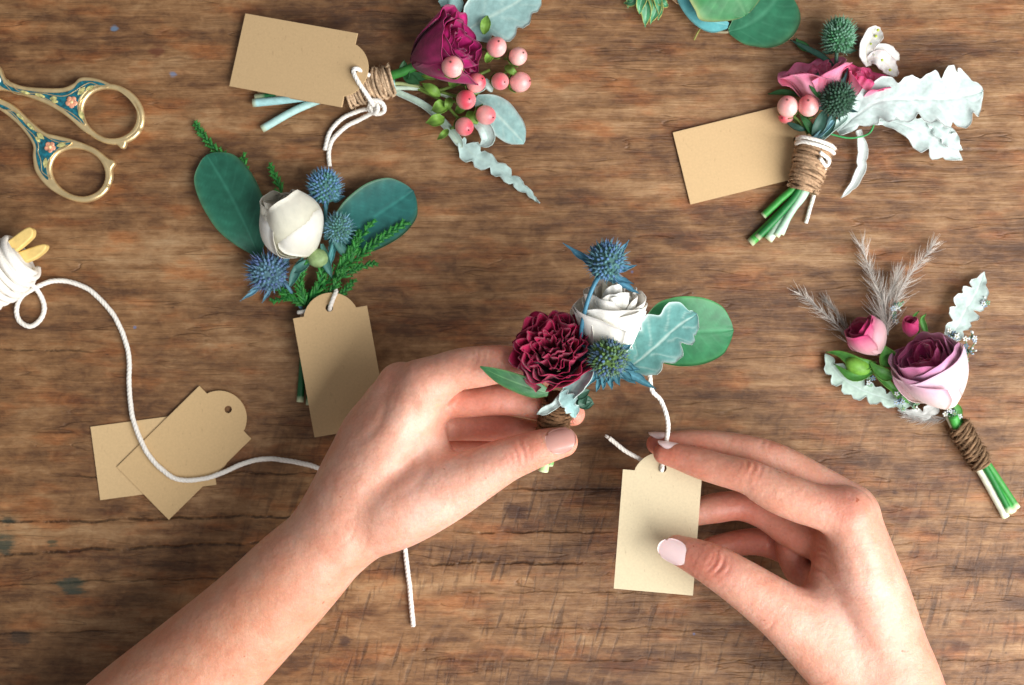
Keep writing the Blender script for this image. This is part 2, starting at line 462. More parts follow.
    for (y0, sl, xa, xb, hw, dk) in ((522, -0.020, -50, 420, 2.0, 0.9), (555, -0.05, -60, 300, 2.3, 0.9), (585, -0.03, -60, 260, 1.3, .6), (633, 0.0, -60, 150, 1.4, .6),
                                     (532, 0.0, 440, 640, 1.6, .75), (563, 0.0, 400, 620, 2.0, .85), (592, 0.0, 430, 700, 1.4, .4), (622, 0.01, 440, 760, 1.4, .35),
                                     (489, 0.0, 490, 700, 1.8, .8), 
                                     (350, 0.0, -60, 130, 1.6, .6), (150, 0.0, 820, 1100, 3.0, .25),
                                     (660, 0.0, 380, 1100, 1.6, .35), (476, -0.01, 40, 360, 1.6, .7), (60, -0.01, -60, 240, 2.2, .25), (610, 0, 880, 1100, 2.0, .3)):
        yy = math_('ADD', sx.outputs[1], -(CY - y0))
        yy = math_('ADD', yy, math_('MULTIPLY', math_('ADD', sx.outputs[0], CX), sl))
        yy = math_('ADD', yy, math_('MULTIPLY', math_('SUBTRACT', wn, 0.5), 16.0 * (1 if y0 % 2 else -1)))
        ln = mapr(math_('ABSOLUTE', yy), 0.0, hw, 1, 0)
        xm = math_('MULTIPLY', mapr(sx.outputs[0], xa - CX, xa - CX + 50), mapr(sx.outputs[0], xb - CX - 60, xb - CX, 1, 0))
        ln = math_('MULTIPLY', math_('MULTIPLY', ln, xm), math_('MULTIPLY', mapr(wn2, 0.35, 0.55, 0.1, 1), dk))
        crack_sum = ln if crack_sum is None else math_('MAXIMUM', crack_sum, ln)
    col = mix(math_('MULTIPLY', crack_sum, 0.8), col, lin(34, 22, 16))
    # paint specks and teal stains
    vo = N.new('ShaderNodeTexVoronoi'); vo.inputs['Scale'].default_value = 0.016; L.new(base, vo.inputs['Vector'])
    sel = N.new('ShaderNodeSeparateColor'); L.new(vo.outputs['Color'], sel.inputs[0])
    speck = math_('MULTIPLY', mapr(vo.outputs['Distance'], 0.018, 0.035, 1, 0), mapr(sel.outputs[0], 0.55, 0.6))
    col = mix(math_('MULTIPLY', speck, 0.55), col, mix(mapr(sel.outputs[1], 0.4, 0.6), lin(90, 120, 170), lin(200, 195, 190)))
    for (px, py, r, c) in ((114, 29, 5, (96, 128, 156)), (173, 74, 5, (100, 124, 156)), (158, 52, 13, (96, 52, 34)), (4, 545, 20, (22, 62, 56)), (72, 585, 22, (40, 66, 58)), (8, 520, 12, (18, 50, 46)), (52, 542, 9, (50, 66, 50)), (515, 512, 16, (56, 30, 20)), (345, 640, 8, (60, 40, 34)),
                          (860, 40, 20, (48, 30, 20)), (180, 690, 26, (30, 24, 18)), (22, 640, 20, (52, 46, 40)), (480, 470, 12, (60, 34, 24)), (895, 492, 7, (60, 36, 26))):
        dx = math_('SUBTRACT', sx.outputs[0], px - CX); dy = math_('MULTIPLY', math_('SUBTRACT', sx.outputs[1], CY - py), 1.3)
        d = math_('SQRT', math_('ADD', math_('MULTIPLY', dx, dx), math_('MULTIPLY', dy, dy)))
        d = math_('ADD', d, math_('MULTIPLY', math_('SUBTRACT', g4, 0.5), r * 2.6))
        d = math_('ADD', d, math_('MULTIPLY', math_('SUBTRACT', g2, 0.5), r * 1.6))
        col = mix(mapr(d, r * 0.25, r * 0.85, 0.7, 0), col, lin(*c))
    L.new(col, b.inputs['Base Color'])
    L.new(mapr(s, 0.5, 1.05, 0.52, 0.36), b.inputs['Roughness'])
    b.inputs['Specular IOR Level'].default_value = 0.35
    hgt = math_('MULTIPLY_ADD', g2, 0.8, math_('MULTIPLY_ADD', g3, 0.4, math_('MULTIPLY', g1, 0.8)))
    hgt = math_('SUBTRACT', hgt, math_('MULTIPLY', crack_sum, 1.4))
    hgt = math_('SUBTRACT', hgt, math_('MULTIPLY', hair, 0.4))
    hgt = math_('SUBTRACT', hgt, math_('MULTIPLY', sawm, 0.1))
    bp = N.new('ShaderNodeBump'); bp.inputs['Strength'].default_value = 0.7; bp.inputs['Distance'].default_value = 2.2 * S
    L.new(hgt, bp.inputs['Height']); L.new(bp.outputs[0], b.inputs['Normal'])
    return m

def build_table():
    mb = MB()
    X, Y, T = 1150.0, 850.0, 55.0
    nx, ny = 24, 18
    V = []; F = []
    for i in range(nx + 1):
        for j in range(ny + 1):
            V.append((-X + 2 * X * i / nx, -Y + 2 * Y * j / ny, 0))
    F = [(i * (ny + 1) + j, (i + 1) * (ny + 1) + j, (i + 1) * (ny + 1) + j + 1, i * (ny + 1) + j + 1) for i in range(nx) for j in range(ny)]
    mb.add(V, F)
    k = [(-X, -Y), (X, -Y), (X, Y), (-X, Y)]
    V = [(x, y, z) for z in (0, -T) for x, y in k]
    mb.add(V, [(0, 4, 5, 1), (1, 5, 6, 2), (2, 6, 7, 3), (3, 7, 4, 0), (4, 7, 6, 5)])
    o = mb.build('table_top', wood_material(), org=(0, 0, 0), smooth=False)
    props(o, 'weathered brown wooden table top with dark cracks and saw marks', 'table', kind='structure')
build_table()

# ------------------------------------------------------------------ flat cut shapes (with holes)
def plate(polys, z0, half, bevel, mat, name, parent=None, xf=None, label=None, col=(1, 1, 1), cyc=True, res=3, org=None):
    """extruded flat outline; polys = list of closed point lists in units; xf maps (x,y,z)->world"""
    cu = bpy.data.curves.new(name + '_shape', 'CURVE'); cu.dimensions = '2D'; cu.fill_mode = 'BOTH'
    for p in polys:
        sp = cu.splines.new('POLY'); sp.points.add(len(p) - 1)
        for i, q in enumerate(p): sp.points[i].co = (q[0], q[1], 0, 1)
        sp.use_cyclic_u = True
    cu.offset = -bevel; cu.extrude = half; cu.bevel_depth = bevel; cu.bevel_resolution = res
    tmp = bpy.data.objects.new('tmp_outline', cu)
    COL.objects.link(tmp)
    dg = bpy.context.evaluated_depsgraph_get(); dg.update()
    me0 = bpy.data.meshes.new_from_object(tmp.evaluated_get(dg))
    V = np.zeros(len(me0.vertices) * 3); me0.vertices.foreach_get('co', V); V = V.reshape(-1, 3)
    F = [tuple(p.vertices) for p in me0.polygons]
    bpy.data.objects.remove(tmp); bpy.data.curves.remove(cu); bpy.data.meshes.remove(me0)
    V[:, 2] += z0
    if xf is not None: V = xf(V)
    mb = MB().add(V, F, col)
    o = mb.build(name, mat, parent, smooth=False, label=label, org=org)
    return o

def smooth_closed(pts, n=6):
    p = np.asarray(pts, float); q = np.vstack([p[-1], p, p[0], p[1]])
    out = []
    for i in range(1, len(q) - 2):
        for k in range(n):
            t = k / n
            out.append(0.5 * ((2 * q[i]) + (-q[i - 1] + q[i + 1]) * t + (2 * q[i - 1] - 5 * q[i] + 4 * q[i + 1] - q[i + 2]) * t * t + (-q[i - 1] + 3 * q[i] - 3 * q[i + 1] + q[i + 2]) * t ** 3))
    return np.array(out)

def paper_tag(near, far, label, zn, zf, size=1.0, color=(202, 172, 128), tiltside=0.0):
    """kraft paper gift tag; near/far = photo points of the middle of its shouldered and its plain end"""
    A = P(near[0], near[1], zn); B = P(far[0], far[1], zf)
    L = np.linalg.norm(A - B); w = 37.0 * size; s = size
    out = [(-L, -w), (0, -w), (0, -w + 11 * s), (3 * s, -25.2 * s)]
    R = 27.5 * s; cx = -8.5 * s
    a0 = math.atan2(25 * s, 11.5 * s)
    for a in np.linspace(-a0, a0, 22): out.append((cx + R * math.cos(a), R * math.sin(a)))
    out += [(3 * s, 25.2 * s), (0, w - 11 * s), (0, w), (-L, w)]
    hole = [(4 * s + 3.7 * s * math.cos(a), 3.7 * s * math.sin(a)) for a in np.linspace(0, 2 * math.pi, 20, endpoint=False)]
    ex = nrm(A - B); ey = nrm(np.cross([0, 0, 1.0], ex)); ez = np.cross(ex, ey)
    c, sn = math.cos(tiltside), math.sin(tiltside)
    ey, ez = ey * c + ez * sn, ez * c - ey * sn
    xf = lambda V: A + V[:, :1] * ex + V[:, 1:2] * ey + V[:, 2:] * ez
    o = plate([out, hole], 0, 0.45, 0.18, M['kraft'], 'paper_tag', None, xf, col=lin(*color), res=1)
    props(o, label, 'tag', 'kraft paper gift tags')
    return o

# ------------------------------------------------------------------ flower parts
def frame_of(a):
    a = nrm(a); e1 = np.cross(a, [0.21, 0.35, 0.9])
    if np.linalg.norm(e1) < 0.2: e1 = np.cross(a, [1, 0, 0])
    e1 = nrm(e1); return a, e1, np.cross(a, e1)

def rose(mb, c, axis, layers, seed=1, th=0.55, curl_noise=0.0):
    """layers: dict(n, r, h, close, span, flare, ruf, c0, c1, rot, tilt) petals arranged round the axis"""
    r_ = random.Random(seed)
    a, e1, e2 = frame_of(axis)
    c = np.asarray(c, float)
    for Ly in layers:
        n = Ly['n']; nu, nv = 22, 16
        for k in range(n):
            th0 = 2 * math.pi * (k + Ly.get('rot', r_.random())) / n + r_.uniform(-.15, .15)
            R = Ly['r'] * r_.uniform(0.94, 1.06); hh = Ly['h'] * r_.uniform(0.93, 1.07)
            span = Ly.get('span', 2 * math.pi / n * 1.5); cl = Ly.get('close', 0.5); fl = Ly.get('flare', 0.0); ruf = Ly.get('ruf', 0.0)
            fq = Ly.get('fq', 1.0); f1, f2, p1, p2 = r_.uniform(2.2, 3.6) * fq, r_.uniform(5, 8) * fq, r_.random() * 6, r_.random() * 6
            c0 = np.array(Ly['c0']); c1 = np.array(Ly['c1']); tint = r_.uniform(0.9, 1.08)
            G = np.zeros((nu, nv, 3)); C = np.zeros((nu, nv, 3))
            for i in range(nu):
                u = -1 + 2 * i / (nu - 1)
                for j in range(nv):
                    v = j / (nv - 1)
                    phi = th0 + u * span / 2 * (0.45 + 0.55 * math.sin(min(1, v * 1.25 + .12) * math.pi / 2))
                    rad = R * math.sin(math.pi * (0.07 + (cl - 0.07) * v)) / math.sin(math.pi * min(cl, 0.5))
                    rad *= 1 + 0.10 * u
                    rim = 1 - Ly.get('point', 0.16) * abs(u) ** 2.4
                    ht = hh * v * rim
                    k2 = max(0, v - 0.62) / 0.38
                    rad += fl * k2 ** 2; ht -= abs(fl) * 0.35 * k2 ** 3
                    w = ruf * v ** 2.2 * (math.sin(f1 * u * 2 + p1) + 0.55 * math.sin(f2 * u * 1.6 + p2))
                    rad += w; ht += 0.5 * ruf * v ** 2 * math.sin(f2 * u + p1)
                    G[i, j] = c + a * ht + (e1 * math.cos(phi) + e2 * math.sin(phi)) * rad
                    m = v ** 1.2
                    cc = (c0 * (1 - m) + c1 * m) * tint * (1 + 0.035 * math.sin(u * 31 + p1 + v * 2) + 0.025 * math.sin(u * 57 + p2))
                    if 'rimc' in Ly: q = max(0, (v - 0.8) / 0.2) ** 2 * 0.8; cc = cc * (1 - q) + np.array(Ly['rimc']) * q
                    C[i, j] = cc
            V, F = thick(G.reshape(-1, 3), nu, nv, th)
            Cf = C.reshape(-1, 3)
            mb.add(V, F, np.vstack([Cf, Cf * 0.96]))
    return mb

def flower_part(name, parent, c, axis, layers, mat, seed=1, label=None, th=0.55):
    mb = MB(); rose(mb, c, axis, layers, seed, th)
    return mb.build(name, M[mat], parent, label=label)

def thistle(parent, c, r, axis, tips, dome_c=(70, 105, 150), base_c=(60, 105, 85), bract_c=(70, 130, 140), stem=None, seed=1, spike=4.5, name='thistle', n=230, squash=1.15, label=None, bw=3.4):
    """globe thistle head: round core thick with spikes, bracts reaching to the given photo points"""
    r_ = random.Random(seed); a, e1, e2 = frame_of(axis); c = np.asarray(c, float)
    mb = MB()
    v, f = ellipsoid(c, (r * 0.86, r * 0.86 * squash), a, 12, 18)
    mb.add(v, f, np.array(lin(*base_c)) * 0.7)
    dc, bc = np.array(lin(*dome_c)), np.array(lin(*base_c))
    for i in range(n):
        z = 1 - 2 * (i + .5) / n
        if z < -0.75: continue
        ph = i * 2.39996
        rr = math.sqrt(1 - z * z)
        d = a * z + (e1 * math.cos(ph) + e2 * math.sin(ph)) * rr
        p = c + (a * z * squash + (e1 * math.cos(ph) + e2 * math.sin(ph)) * rr) * r * 0.84
        if r_.random() < .06: continue
        p = p + np.array([r_.gauss(0, r * .02) for _ in range(3)])
        # floret: small bead and a spike leaning to the apex
        k = r_.random()
        cc = (dc * k + bc * (1 - k)) * r_.uniform(0.75, 1.35)
        v, f = tube(np.array([p - d, p + d * r * 0.07, p + d * r * 0.15]), [r * 0.09, r * 0.085, r * 0.03], 6)
        mb.add(v, f, cc)
        dd = nrm(d + a * 0.25 + np.array([r_.uniform(-.15, .15) for _ in range(3)]))
        v, f = tube(np.array([p + d * r * .05, p + dd * (r * 0.16 + spike * r_.uniform(.2, 1.15))]), [r * 0.03, 0.08], 4)
        mb.add(v, f, cc * 1.25 + 0.03)
    head = mb.build(name, M['thistle'], parent, label=label)
    base = c - a * r * 0.75
    bcol = lin(*bract_c)
    for t in tips:
        m2 = MB(); e = P(*t); mid = (base * 0.45 + e * 0.55) + a * -2.0
        q = [base, mid, e]
        # convert to photo coords for leaf()
        def inv(p): 
            f_ = (H - p[2]) / H
            return (p[0] / f_ + CX, CY - p[1] / f_, p[2])
        leaf(m2, [inv(x) for x in q], [bw * .6, bw, bw * 0.75, 0.2], bcol, vein=tuple(min(1, k * 1.5) for k in bcol), cup=0.5, nu=18, nv=7, th=0.5, lobes=3, lobe_amp=0.25, veins=0)
        m2.build('bract', M['thistle'], head)
    if stem is not None:
        m3 = MB(); v, f = tube(catmull([base] + [P(*s) for s in stem], 6), [2.0, 1.9], 8); m3.add(v, f, lin(*bract_c)); m3.build('thistle_stem', M['stem'], head)
    return head

def berry(parent, x, y, z, r, axis, seed=1, stem=None, pink=0.7):
    r_ = random.Random(seed); c = P(x, y, z); a, e1, e2 = frame_of(axis)
    v, f = ellipsoid(c, (r, r * 1.12), a, 18, 24)
    v = np.array(v); t = ((v - c) @ a) / (r * 1.12); n3 = np.sin(v[:, 0] * .35 + seed) * .12
    lo, hi = np.array(lin(247, 218, 206)), np.array(lin(222, 84, 100))
    m = np.clip(0.5 * (t + 1) * pink + n3 + 0.12, 0, 1)[:, None]
    C = lo * (1 - m) + hi * m
    C[t > 0.99] = lin(110, 60, 50)
    o = MB().add(v, f, C).build('berry', M['berry'], parent)
    m2 = MB()
    v, f = tube(np.array([c + a * r * 1.05, c + a * r * 1.3]), [0.9, 0.3], 6); m2.add(v, f, lin(60, 40, 30)); 
    m2.build('berry_tip', M['stem'], o)
    m3 = MB()
    for k in range(5):
        ph = k * 2 * math.pi / 5 + seed
        d = e1 * math.cos(ph) + e2 * math.sin(ph)
        b = c - a * r * 1.05
        path = [b, b + d * r * .55 - a * 0.5, b + d * r * 1.0 + a * r * .45]
        G = []; nv = 7; nu = 9
        pp = catmull(path, 4)
        sd = nrm(np.cross(a, d))
        for i, p in enumerate(pp):
            t_ = i / (len(pp) - 1); w = r * .42 * math.sin(math.pi * min(1, .12 + t_ * .88)) + .1
            for j in range(nv): G.append(p + sd * w * (-1 + 2 * j / (nv - 1)))
        V, F = thick(np.array(G), len(pp), nv, 0.5); m3.add(V, F, np.array(lin(108, 142, 58)) * r_.uniform(.8, 1.15))
    if stem:
        v, f = tube(catmull([c - a * r] + [P(*s) for s in stem], 5), 1.4, 7); m3.add(v, f, lin(110, 140, 70))
    m3.build('calyx', M['green'], o)
    return o

def stems(parent, lines, name='stem'):
    for pts, r, c in lines:
        m = MB(); path = catmull([P(*p) for p in pts], 8)
        v, f = tube(path, r, 12)
        C = np.tile(np.array(lin(*c)), (len(v), 1)); 
        C[-12:] = lin(212, 220, 180) if r > 2 else lin(*c)
        m.add(v, f, C); m.build(name, M['stem'], parent)

def twine_wrap(parent, A, B, rA, rB, turns, col=(176, 150, 120), tr=1.9, fuzz=60, seed=1, name='twine_wrap', label=None, flat=0.9):
    r_ = random.Random(seed)
    A = P(*A); B = P(*B); a, e1, e2 = frame_of(B - A)
    m = MB(); fuzz = int(fuzz * 1.6)
    c0 = np.array(lin(*col)); T2 = int(turns * 0.85)
    for layer in range(3):
        n = T2 * 24; pts = []; q1, q2 = r_.random() * 6, r_.random() * 6
        for i in range(n + 1):
            t = i / n; ph = (T2 * 2 * math.pi * t + layer * 2.1) * (1 if layer != 1 else -1)
            tt = min(1, max(0, t + 0.035 * math.sin(ph + q1) * (0.5 + layer) + 0.02 * math.sin(ph * .31 + q2)))
            R = (rA * (1 - tt) + rB * tt) * (1 + 0.06 * math.sin(ph * 0.73 + q2)) + (layer - 1) * tr * .5
            pts.append(A + (B - A) * tt + (e1 * math.cos(ph) + e2 * math.sin(ph)) * R)
        v, f = tube(np.array(pts), tr * .72, 6)
        C = np.repeat(np.array([c0 * (0.7 + 0.55 * abs(math.sin(i * 0.37 + layer)) + r_.uniform(-.1, .1)) for i in range(n + 1)]), 6, 0)
        m.add(v, f, C)
    v, f = tube(np.array([A, B]), [rA - tr * .6, rB - tr * .6], 16); m.add(v, f, c0 * .5)
    for i in range(fuzz):
        t = r_.random(); ph = r_.random() * 6.28; R = rA * (1 - t) + rB * t + tr * .7
        d = e1 * math.cos(ph) + e2 * math.sin(ph); p = A + (B - A) * t + d * R
        tg = np.cross(a, d) * r_.uniform(-1, 1) + a * r_.uniform(-.7, .7)
        v, f = tube(catmull([p, p + d * 1.5 + tg * 2.5, p + d * r_.uniform(1, 4) + tg * 6], 3), [0.28, 0.1], 4); m.add(v, f, c0 * 1.25)
    return m.build(name, M['jute'], parent, label=label)

def frond(mb, pts, col, size=5.0, n=16, w=1.6, seed=1, tipc=None):
    """cypress-like sprig: stalk covered by short scaly side shoots"""
    mb.mark(); r_ = random.Random(seed); path = catmull([P(*p) for p in pts], 8)
    T, N, B = frames(path); m = len(path)
    v, f = tube(path, [1.5, 0.7], 6); mb.add(v, f, lin(*col))
    c = np.array(lin(*col)); tc = np.array(lin(*(tipc or (110, 170, 90))))
    for k in range(n):
        t = (k + .5) / n; i = min(m - 2, int(t * (m - 1)))
        sgn = 1 if k % 2 else -1
        sd = np.cross(T[i], [0, 0, 1.0]) * sgn
        ln = size * (1.15 - 0.75 * t) * r_.uniform(.75, 1.2)
        d = nrm(T[i] * 0.95 + sd * 0.75 + np.array([0, 0, r_.uniform(-.3, .5)]))
        p = path[i]; q = [p]
        for s in range(3):
            d = nrm(d + T[i] * .18); q.append(q[-1] + d * ln / 3)
        v, f = tube(catmull(q, 3), [w * .7, w, w * .9, w * .6, 0.2], 6)
        g = np.linspace(0, 1, 10).repeat(6)[:len(v)]; g = np.pad(g, (0, len(v) - len(g)), 'edge')[:, None]
        mb.add(v, f, (c * (1 - g) + tc * g) * r_.uniform(.8, 1.2))
        # scales
        for s in range(1, 4):
            for sg in (-1, 1):
                pp = q[0] * (1 - s / 3.4) + q[-1] * s / 3.4
                dd = nrm(d + sg * np.cross(d, [0, 0, 1.0]) * .8)
                v, f = tube(np.array([pp, pp + dd * w * 1.9]), [w * .6, 0.15], 5); mb.add(v, f, (c * .6 + tc * .4) * r_.uniform(.8, 1.2))
    return mb

def plume(mb, pts, n, ln, col, seed=1, r=0.3, spread=0.8):
    mb.mark(); r_ = random.Random(seed); path = catmull([P(*p) for p in pts], 10); T, N, B = frames(path); m = len(path)
    v, f = tube(path, [0.8, 0.3], 6); mb.add(v, f, np.array(lin(*col)) * .7)
    for k in range(n):
        t = r_.random() ** 0.8; i = min(m - 1, int(t * (m - 1)))
        ph = r_.random() * 6.28; o = N[i] * math.cos(ph) + B[i] * math.sin(ph)
        d = nrm(T[i] * r_.uniform(.5, 1.1) + o * spread * r_.uniform(.2, 1)); l = ln * r_.uniform(.4, 1.1) * (1.1 - .5 * t)
        p = path[i]; q = [p, p + d * l * .5 + T[i] * l * .08, p + d * l * .85 + T[i] * l * .3]
        if q[-1][2] < 1: q[-1][2] = 1 + r_.random()
        if q[1][2] < 1: q[1][2] = 1
        v, f = tube(catmull(q, 2), [r, r * .8, 0.05], 3, cap=False); mb.add(v, f, np.array(lin(*col)) * r_.uniform(.75, 1.2))
    return mb

def cluster(parent, name, x, y, z, R, n, cols, mat='petal', seed=1, s=2.2):
    """tiny filler blossoms: little knobs with minute petals"""
    r_ = random.Random(seed); mb = MB()
    for k in range(n):
        p = P(x, y, z) + np.array([r_.gauss(0, R * .5), r_.gauss(0, R * .5), r_.uniform(0, R * .6)])
        c = lin(*r_.choice(cols))
        if r_.random() < .6:
            for j in range(5):
                ph = j * 1.2566 + k; d = np.array([math.cos(ph), math.sin(ph), .35])
                v, f = ellipsoid(p + d * s * .8, (s * .5, s * .8), d, 6, 8); mb.add(v, f, np.array(c) * r_.uniform(.85, 1.1))
            v, f = ellipsoid(p + np.array([0, 0, s * .4]), s * .4, nu=6, nv=8); mb.add(v, f, lin(170, 160, 90))
        else:
            v, f = ellipsoid(p, (s * .55, s), (r_.uniform(-1, 1), r_.uniform(-1, 1), 1), 7, 9); mb.add(v, f, c)
        v, f = tube(np.array([p, P(x, y, max(2, z - 3))]), [0.6, 0.8], 5); mb.add(v, f, lin(96, 128, 92))
    return mb.build(name, M[mat], parent)

# colour sets
WH0, WH1 = lin(246, 240, 214), lin(255, 252, 242)
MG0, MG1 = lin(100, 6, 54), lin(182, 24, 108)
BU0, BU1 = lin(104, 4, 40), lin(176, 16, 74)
DUST, DUSTE, DUSTV = lin(150, 190, 186), lin(206, 226, 220), lin(186, 214, 204)
EUC, EUCE, EUCV = lin(14, 106, 80), lin(70, 122, 84), lin(44, 130, 104)
CORD = lin(238, 234, 224)

# ================================================================== boutonniere 1: burgundy rose and berries (top)
b = thing('boutonniere', 'boutonniere with a magenta rose and a spray of pink berries lying at the top', 'boutonniere', P(380, 86, 0), 'boutonnieres')
stems(b, [([(395, 84, 12), (340, 92, 12), (290, 99, 8), (253, 103, 6)], 4.2, (160, 205, 205)),
          ([(395, 82, 8), (345, 92, 8), (300, 108, 6), (262, 129, 5)], 3.8, (176, 214, 208)),
          ([(395, 78, 10), (340, 88, 8), (255, 97, 5)], 3.2, (24, 92, 50)),
          ([(388, 76, 14), (402, 72, 16), (424, 62, 20)], 4.5, (50, 120, 48)), ([(388, 84, 12), (405, 84, 12), (440, 92, 10), (470, 100, 9)], 1.8, (150, 160, 110)),
          ([(388, 88, 9), (410, 88, 10), (430, 90, 10), (452, 98, 10)], 2.2, (190, 208, 190))])
twine_wrap(b, (347, 92, 15), (392, 80, 15), 14.5, 14, 11, (184, 158, 128), 2.1, seed=3)
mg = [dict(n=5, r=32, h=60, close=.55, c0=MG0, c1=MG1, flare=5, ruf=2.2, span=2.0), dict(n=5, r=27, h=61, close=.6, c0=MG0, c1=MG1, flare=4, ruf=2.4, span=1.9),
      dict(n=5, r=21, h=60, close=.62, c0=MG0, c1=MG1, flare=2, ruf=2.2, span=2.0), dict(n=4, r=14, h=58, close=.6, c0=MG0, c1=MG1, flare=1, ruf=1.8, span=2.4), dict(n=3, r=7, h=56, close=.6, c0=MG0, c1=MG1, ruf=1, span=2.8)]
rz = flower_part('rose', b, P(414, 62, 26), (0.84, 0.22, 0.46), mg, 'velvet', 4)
m = MB()
for k, (x, y) in enumerate([(430, 78), (404, 60), (420, 84), (410, 72)]): leaf(m, [(404, 76, 14), (x, y, 20)], [2, 5, 4, .3], lin(30, 96, 44), nu=14, nv=7)
m.build_each('sepal', M['green'], rz)
m = MB(); leaf(m, [(462, 34, 10), (480, 22, 14), (505, 9, 16), (533, -8, 12), (552, -24, 6)], [4, 22, 30, 27, 20, 10, 2], DUST, DUSTE, DUSTV, lobes=5, lobe_amp=.16, cup=.08, ruffle=.7, nu=90, nv=21, veins=5); m.build_each('downy_leaf', M['dusty'], b)
m = MB(); leaf(m, [(476, 98, 10), (492, 110, 12), (508, 126, 9), (524, 143, 3)], [4, 13, 17, 16, 13, 5], DUST, DUSTE, DUSTV, cup=.14, nu=40, nv=15, ruffle=.3, veins=5); m.build_each('downy_leaf', M['dusty'], b)
m = MB(); leaf(m, [(392, 90, 8), (425, 106, 8), (448, 128, 7), (463, 148, 8)], [3, 3.5, 4, 5], lin(186, 208, 190), DUSTE, DUSTV, cup=.5, nu=30, nv=9, veins=0); m.build('leaf_stalk', M['dusty'], b)
m = MB(); leaf(m, [(460, 142, 7), (475, 156, 7), (497, 168, 6), (518, 184, 5), (540, 203, 3)], [6, 12, 9, 8, 6, 4, .4], lin(182, 210, 204), DUSTE, DUSTV, lobes=6, lobe_amp=.34, cup=.25, ruffle=1.8, nu=110, nv=15, veins=0)
m.build_each('downy_leaf', M['dusty'], b)
m = MB(); leaf(m, [(474, 122, 14), (484, 128, 18), (488, 140, 14), (480, 146, 10)], [3, 7, 7, 2], DUSTE, DUSTE, DUSTV, cup=.6, nu=24, nv=11, veins=0); leaf(m, [(470, 92, 12), (486, 84, 14), (492, 92, 12)], [2, 6, 5, 2], DUSTE, cup=.4, nu=18, nv=9, veins=0)
leaf(m, [(440, 4, 8), (450, -2, 12), (458, 6, 10), (452, 14, 8)], [3, 7, 6, 3], DUST, cup=.4, nu=24, nv=9, veins=0); m.build_each('downy_leaf', M['dusty'], b)
for k, (x, y, z, ax, pk) in enumerate([(496.5, 47, 24, (.2, .3, .9), .55), (518, 56.4, 18, (.5, .2, .8), .4), (452.4, 66.8, 74, (-.1, .2, .9), .55), (476, 82.8, 34, (.5, .2, .6), .85), (466, 99.7, 30, (.3, -.1, .8), .9),
                                     (500, 81.3, 22, (.4, -.2, .7), .75), (520, 82, 16, (.8, 0, .5), .6), (485.8, 115, 24, (.6, -.3, .6), .65), (464.3, 126.6, 24, (.4, -.4, .7), .85)]):
    berry(b, x, y, z, (9.9, 8.9, 10.3, 9.3, 9.7, 8.6, 10.0, 9.5, 9.1)[k], ax, k + 1, [(x - 14, y + 2, max(6, z - 14))], pk)
m = MB()
for k, (x, y, dx, dy, w) in enumerate([(438, 76, -12, -2, 6), (452, 88, 2, -12, 6), (446, 104, -8, 4, 8), (444, 118, -10, 3, 7), (456, 112, 8, -6, 5), (468, 112, 6, 8, 6), (440, 96, -10, -8, 6), (486, 62, 5, -8, 5), (506, 66, 7, 6, 5), (448, 130, -6, 6, 4), (462, 84, 4, -10, 5), (484, 34, 2, -12, 6), (462, 118, 4, 6, 5), (450, 98, -2, 8, 5)]):
    leaf(m, [(x, y, 12 + k % 4), (x + dx * .8, y + dy * .8, 20 + k % 5), (x + dx * 1.8, y + dy * 1.6, 14)], [1.2, w * .75, w * .85, w * .45, .2], np.array(lin(118, 164, 56)) * (.8 + .1 * (k % 4)), cup=.25, tipround=0, nu=16, nv=9, veins=0)
for q in [[(408, 84, 10), (440, 100, 12), (458, 118, 14)], [(410, 84, 10), (440, 90, 14), (490, 70, 14)], [(440, 92, 12), (470, 96, 12), (512, 68, 12)]]:
    v, f = tube(catmull([P(*p) for p in q], 8), 1.6, 7); m.mark(); m.add(v, f, lin(112, 138, 60))
m.build_each('small_leaf', M['green'], b)

paper_tag((349.7, 70.4), (265, 57), 'mostly hidden kraft tag under the topmost tag beside the berry boutonniere', 25, 3.2, color=(196, 166, 128))
paper_tag((349.7, 70.4), (237.5, 49.8), 'kraft tag covering the cut stems of the berry boutonniere', 33, 7)
m = MB()
for pts in ([(353, 70, 38), (356, 78, 39), (365, 92, 36), (374, 106, 22)], [(353, 70, 38), (357, 68.5, 37), (366, 74, 32), (372, 76, 26)], [(377, 108, 14), (362, 110, 8), (343, 118, 4), (330, 132, 4), (325, 150, 3.7)],
            [(377, 110, 12), (361, 119, 5), (347, 126, 4), (334, 138, 4), (329, 150, 4), (329.5, 166, 3.8)], [(370, 104, 18), (372, 100, 25), (382, 103, 25), (384, 111, 18), (376, 114, 14), (369, 109, 15), (372, 103, 22)],
            [(374, 100, 22), (378, 108, 24), (374, 113, 18), (370, 104, 20), (379, 100, 21), (383, 107, 20)]):
    v, f = cord(pts, 3.4); m.add(v, f, CORD)
o = m.build('tag_string', M['cotton']); props(o, 'knotted white string looping down from the tag on the berry boutonniere', 'string', 'white strings on tags')

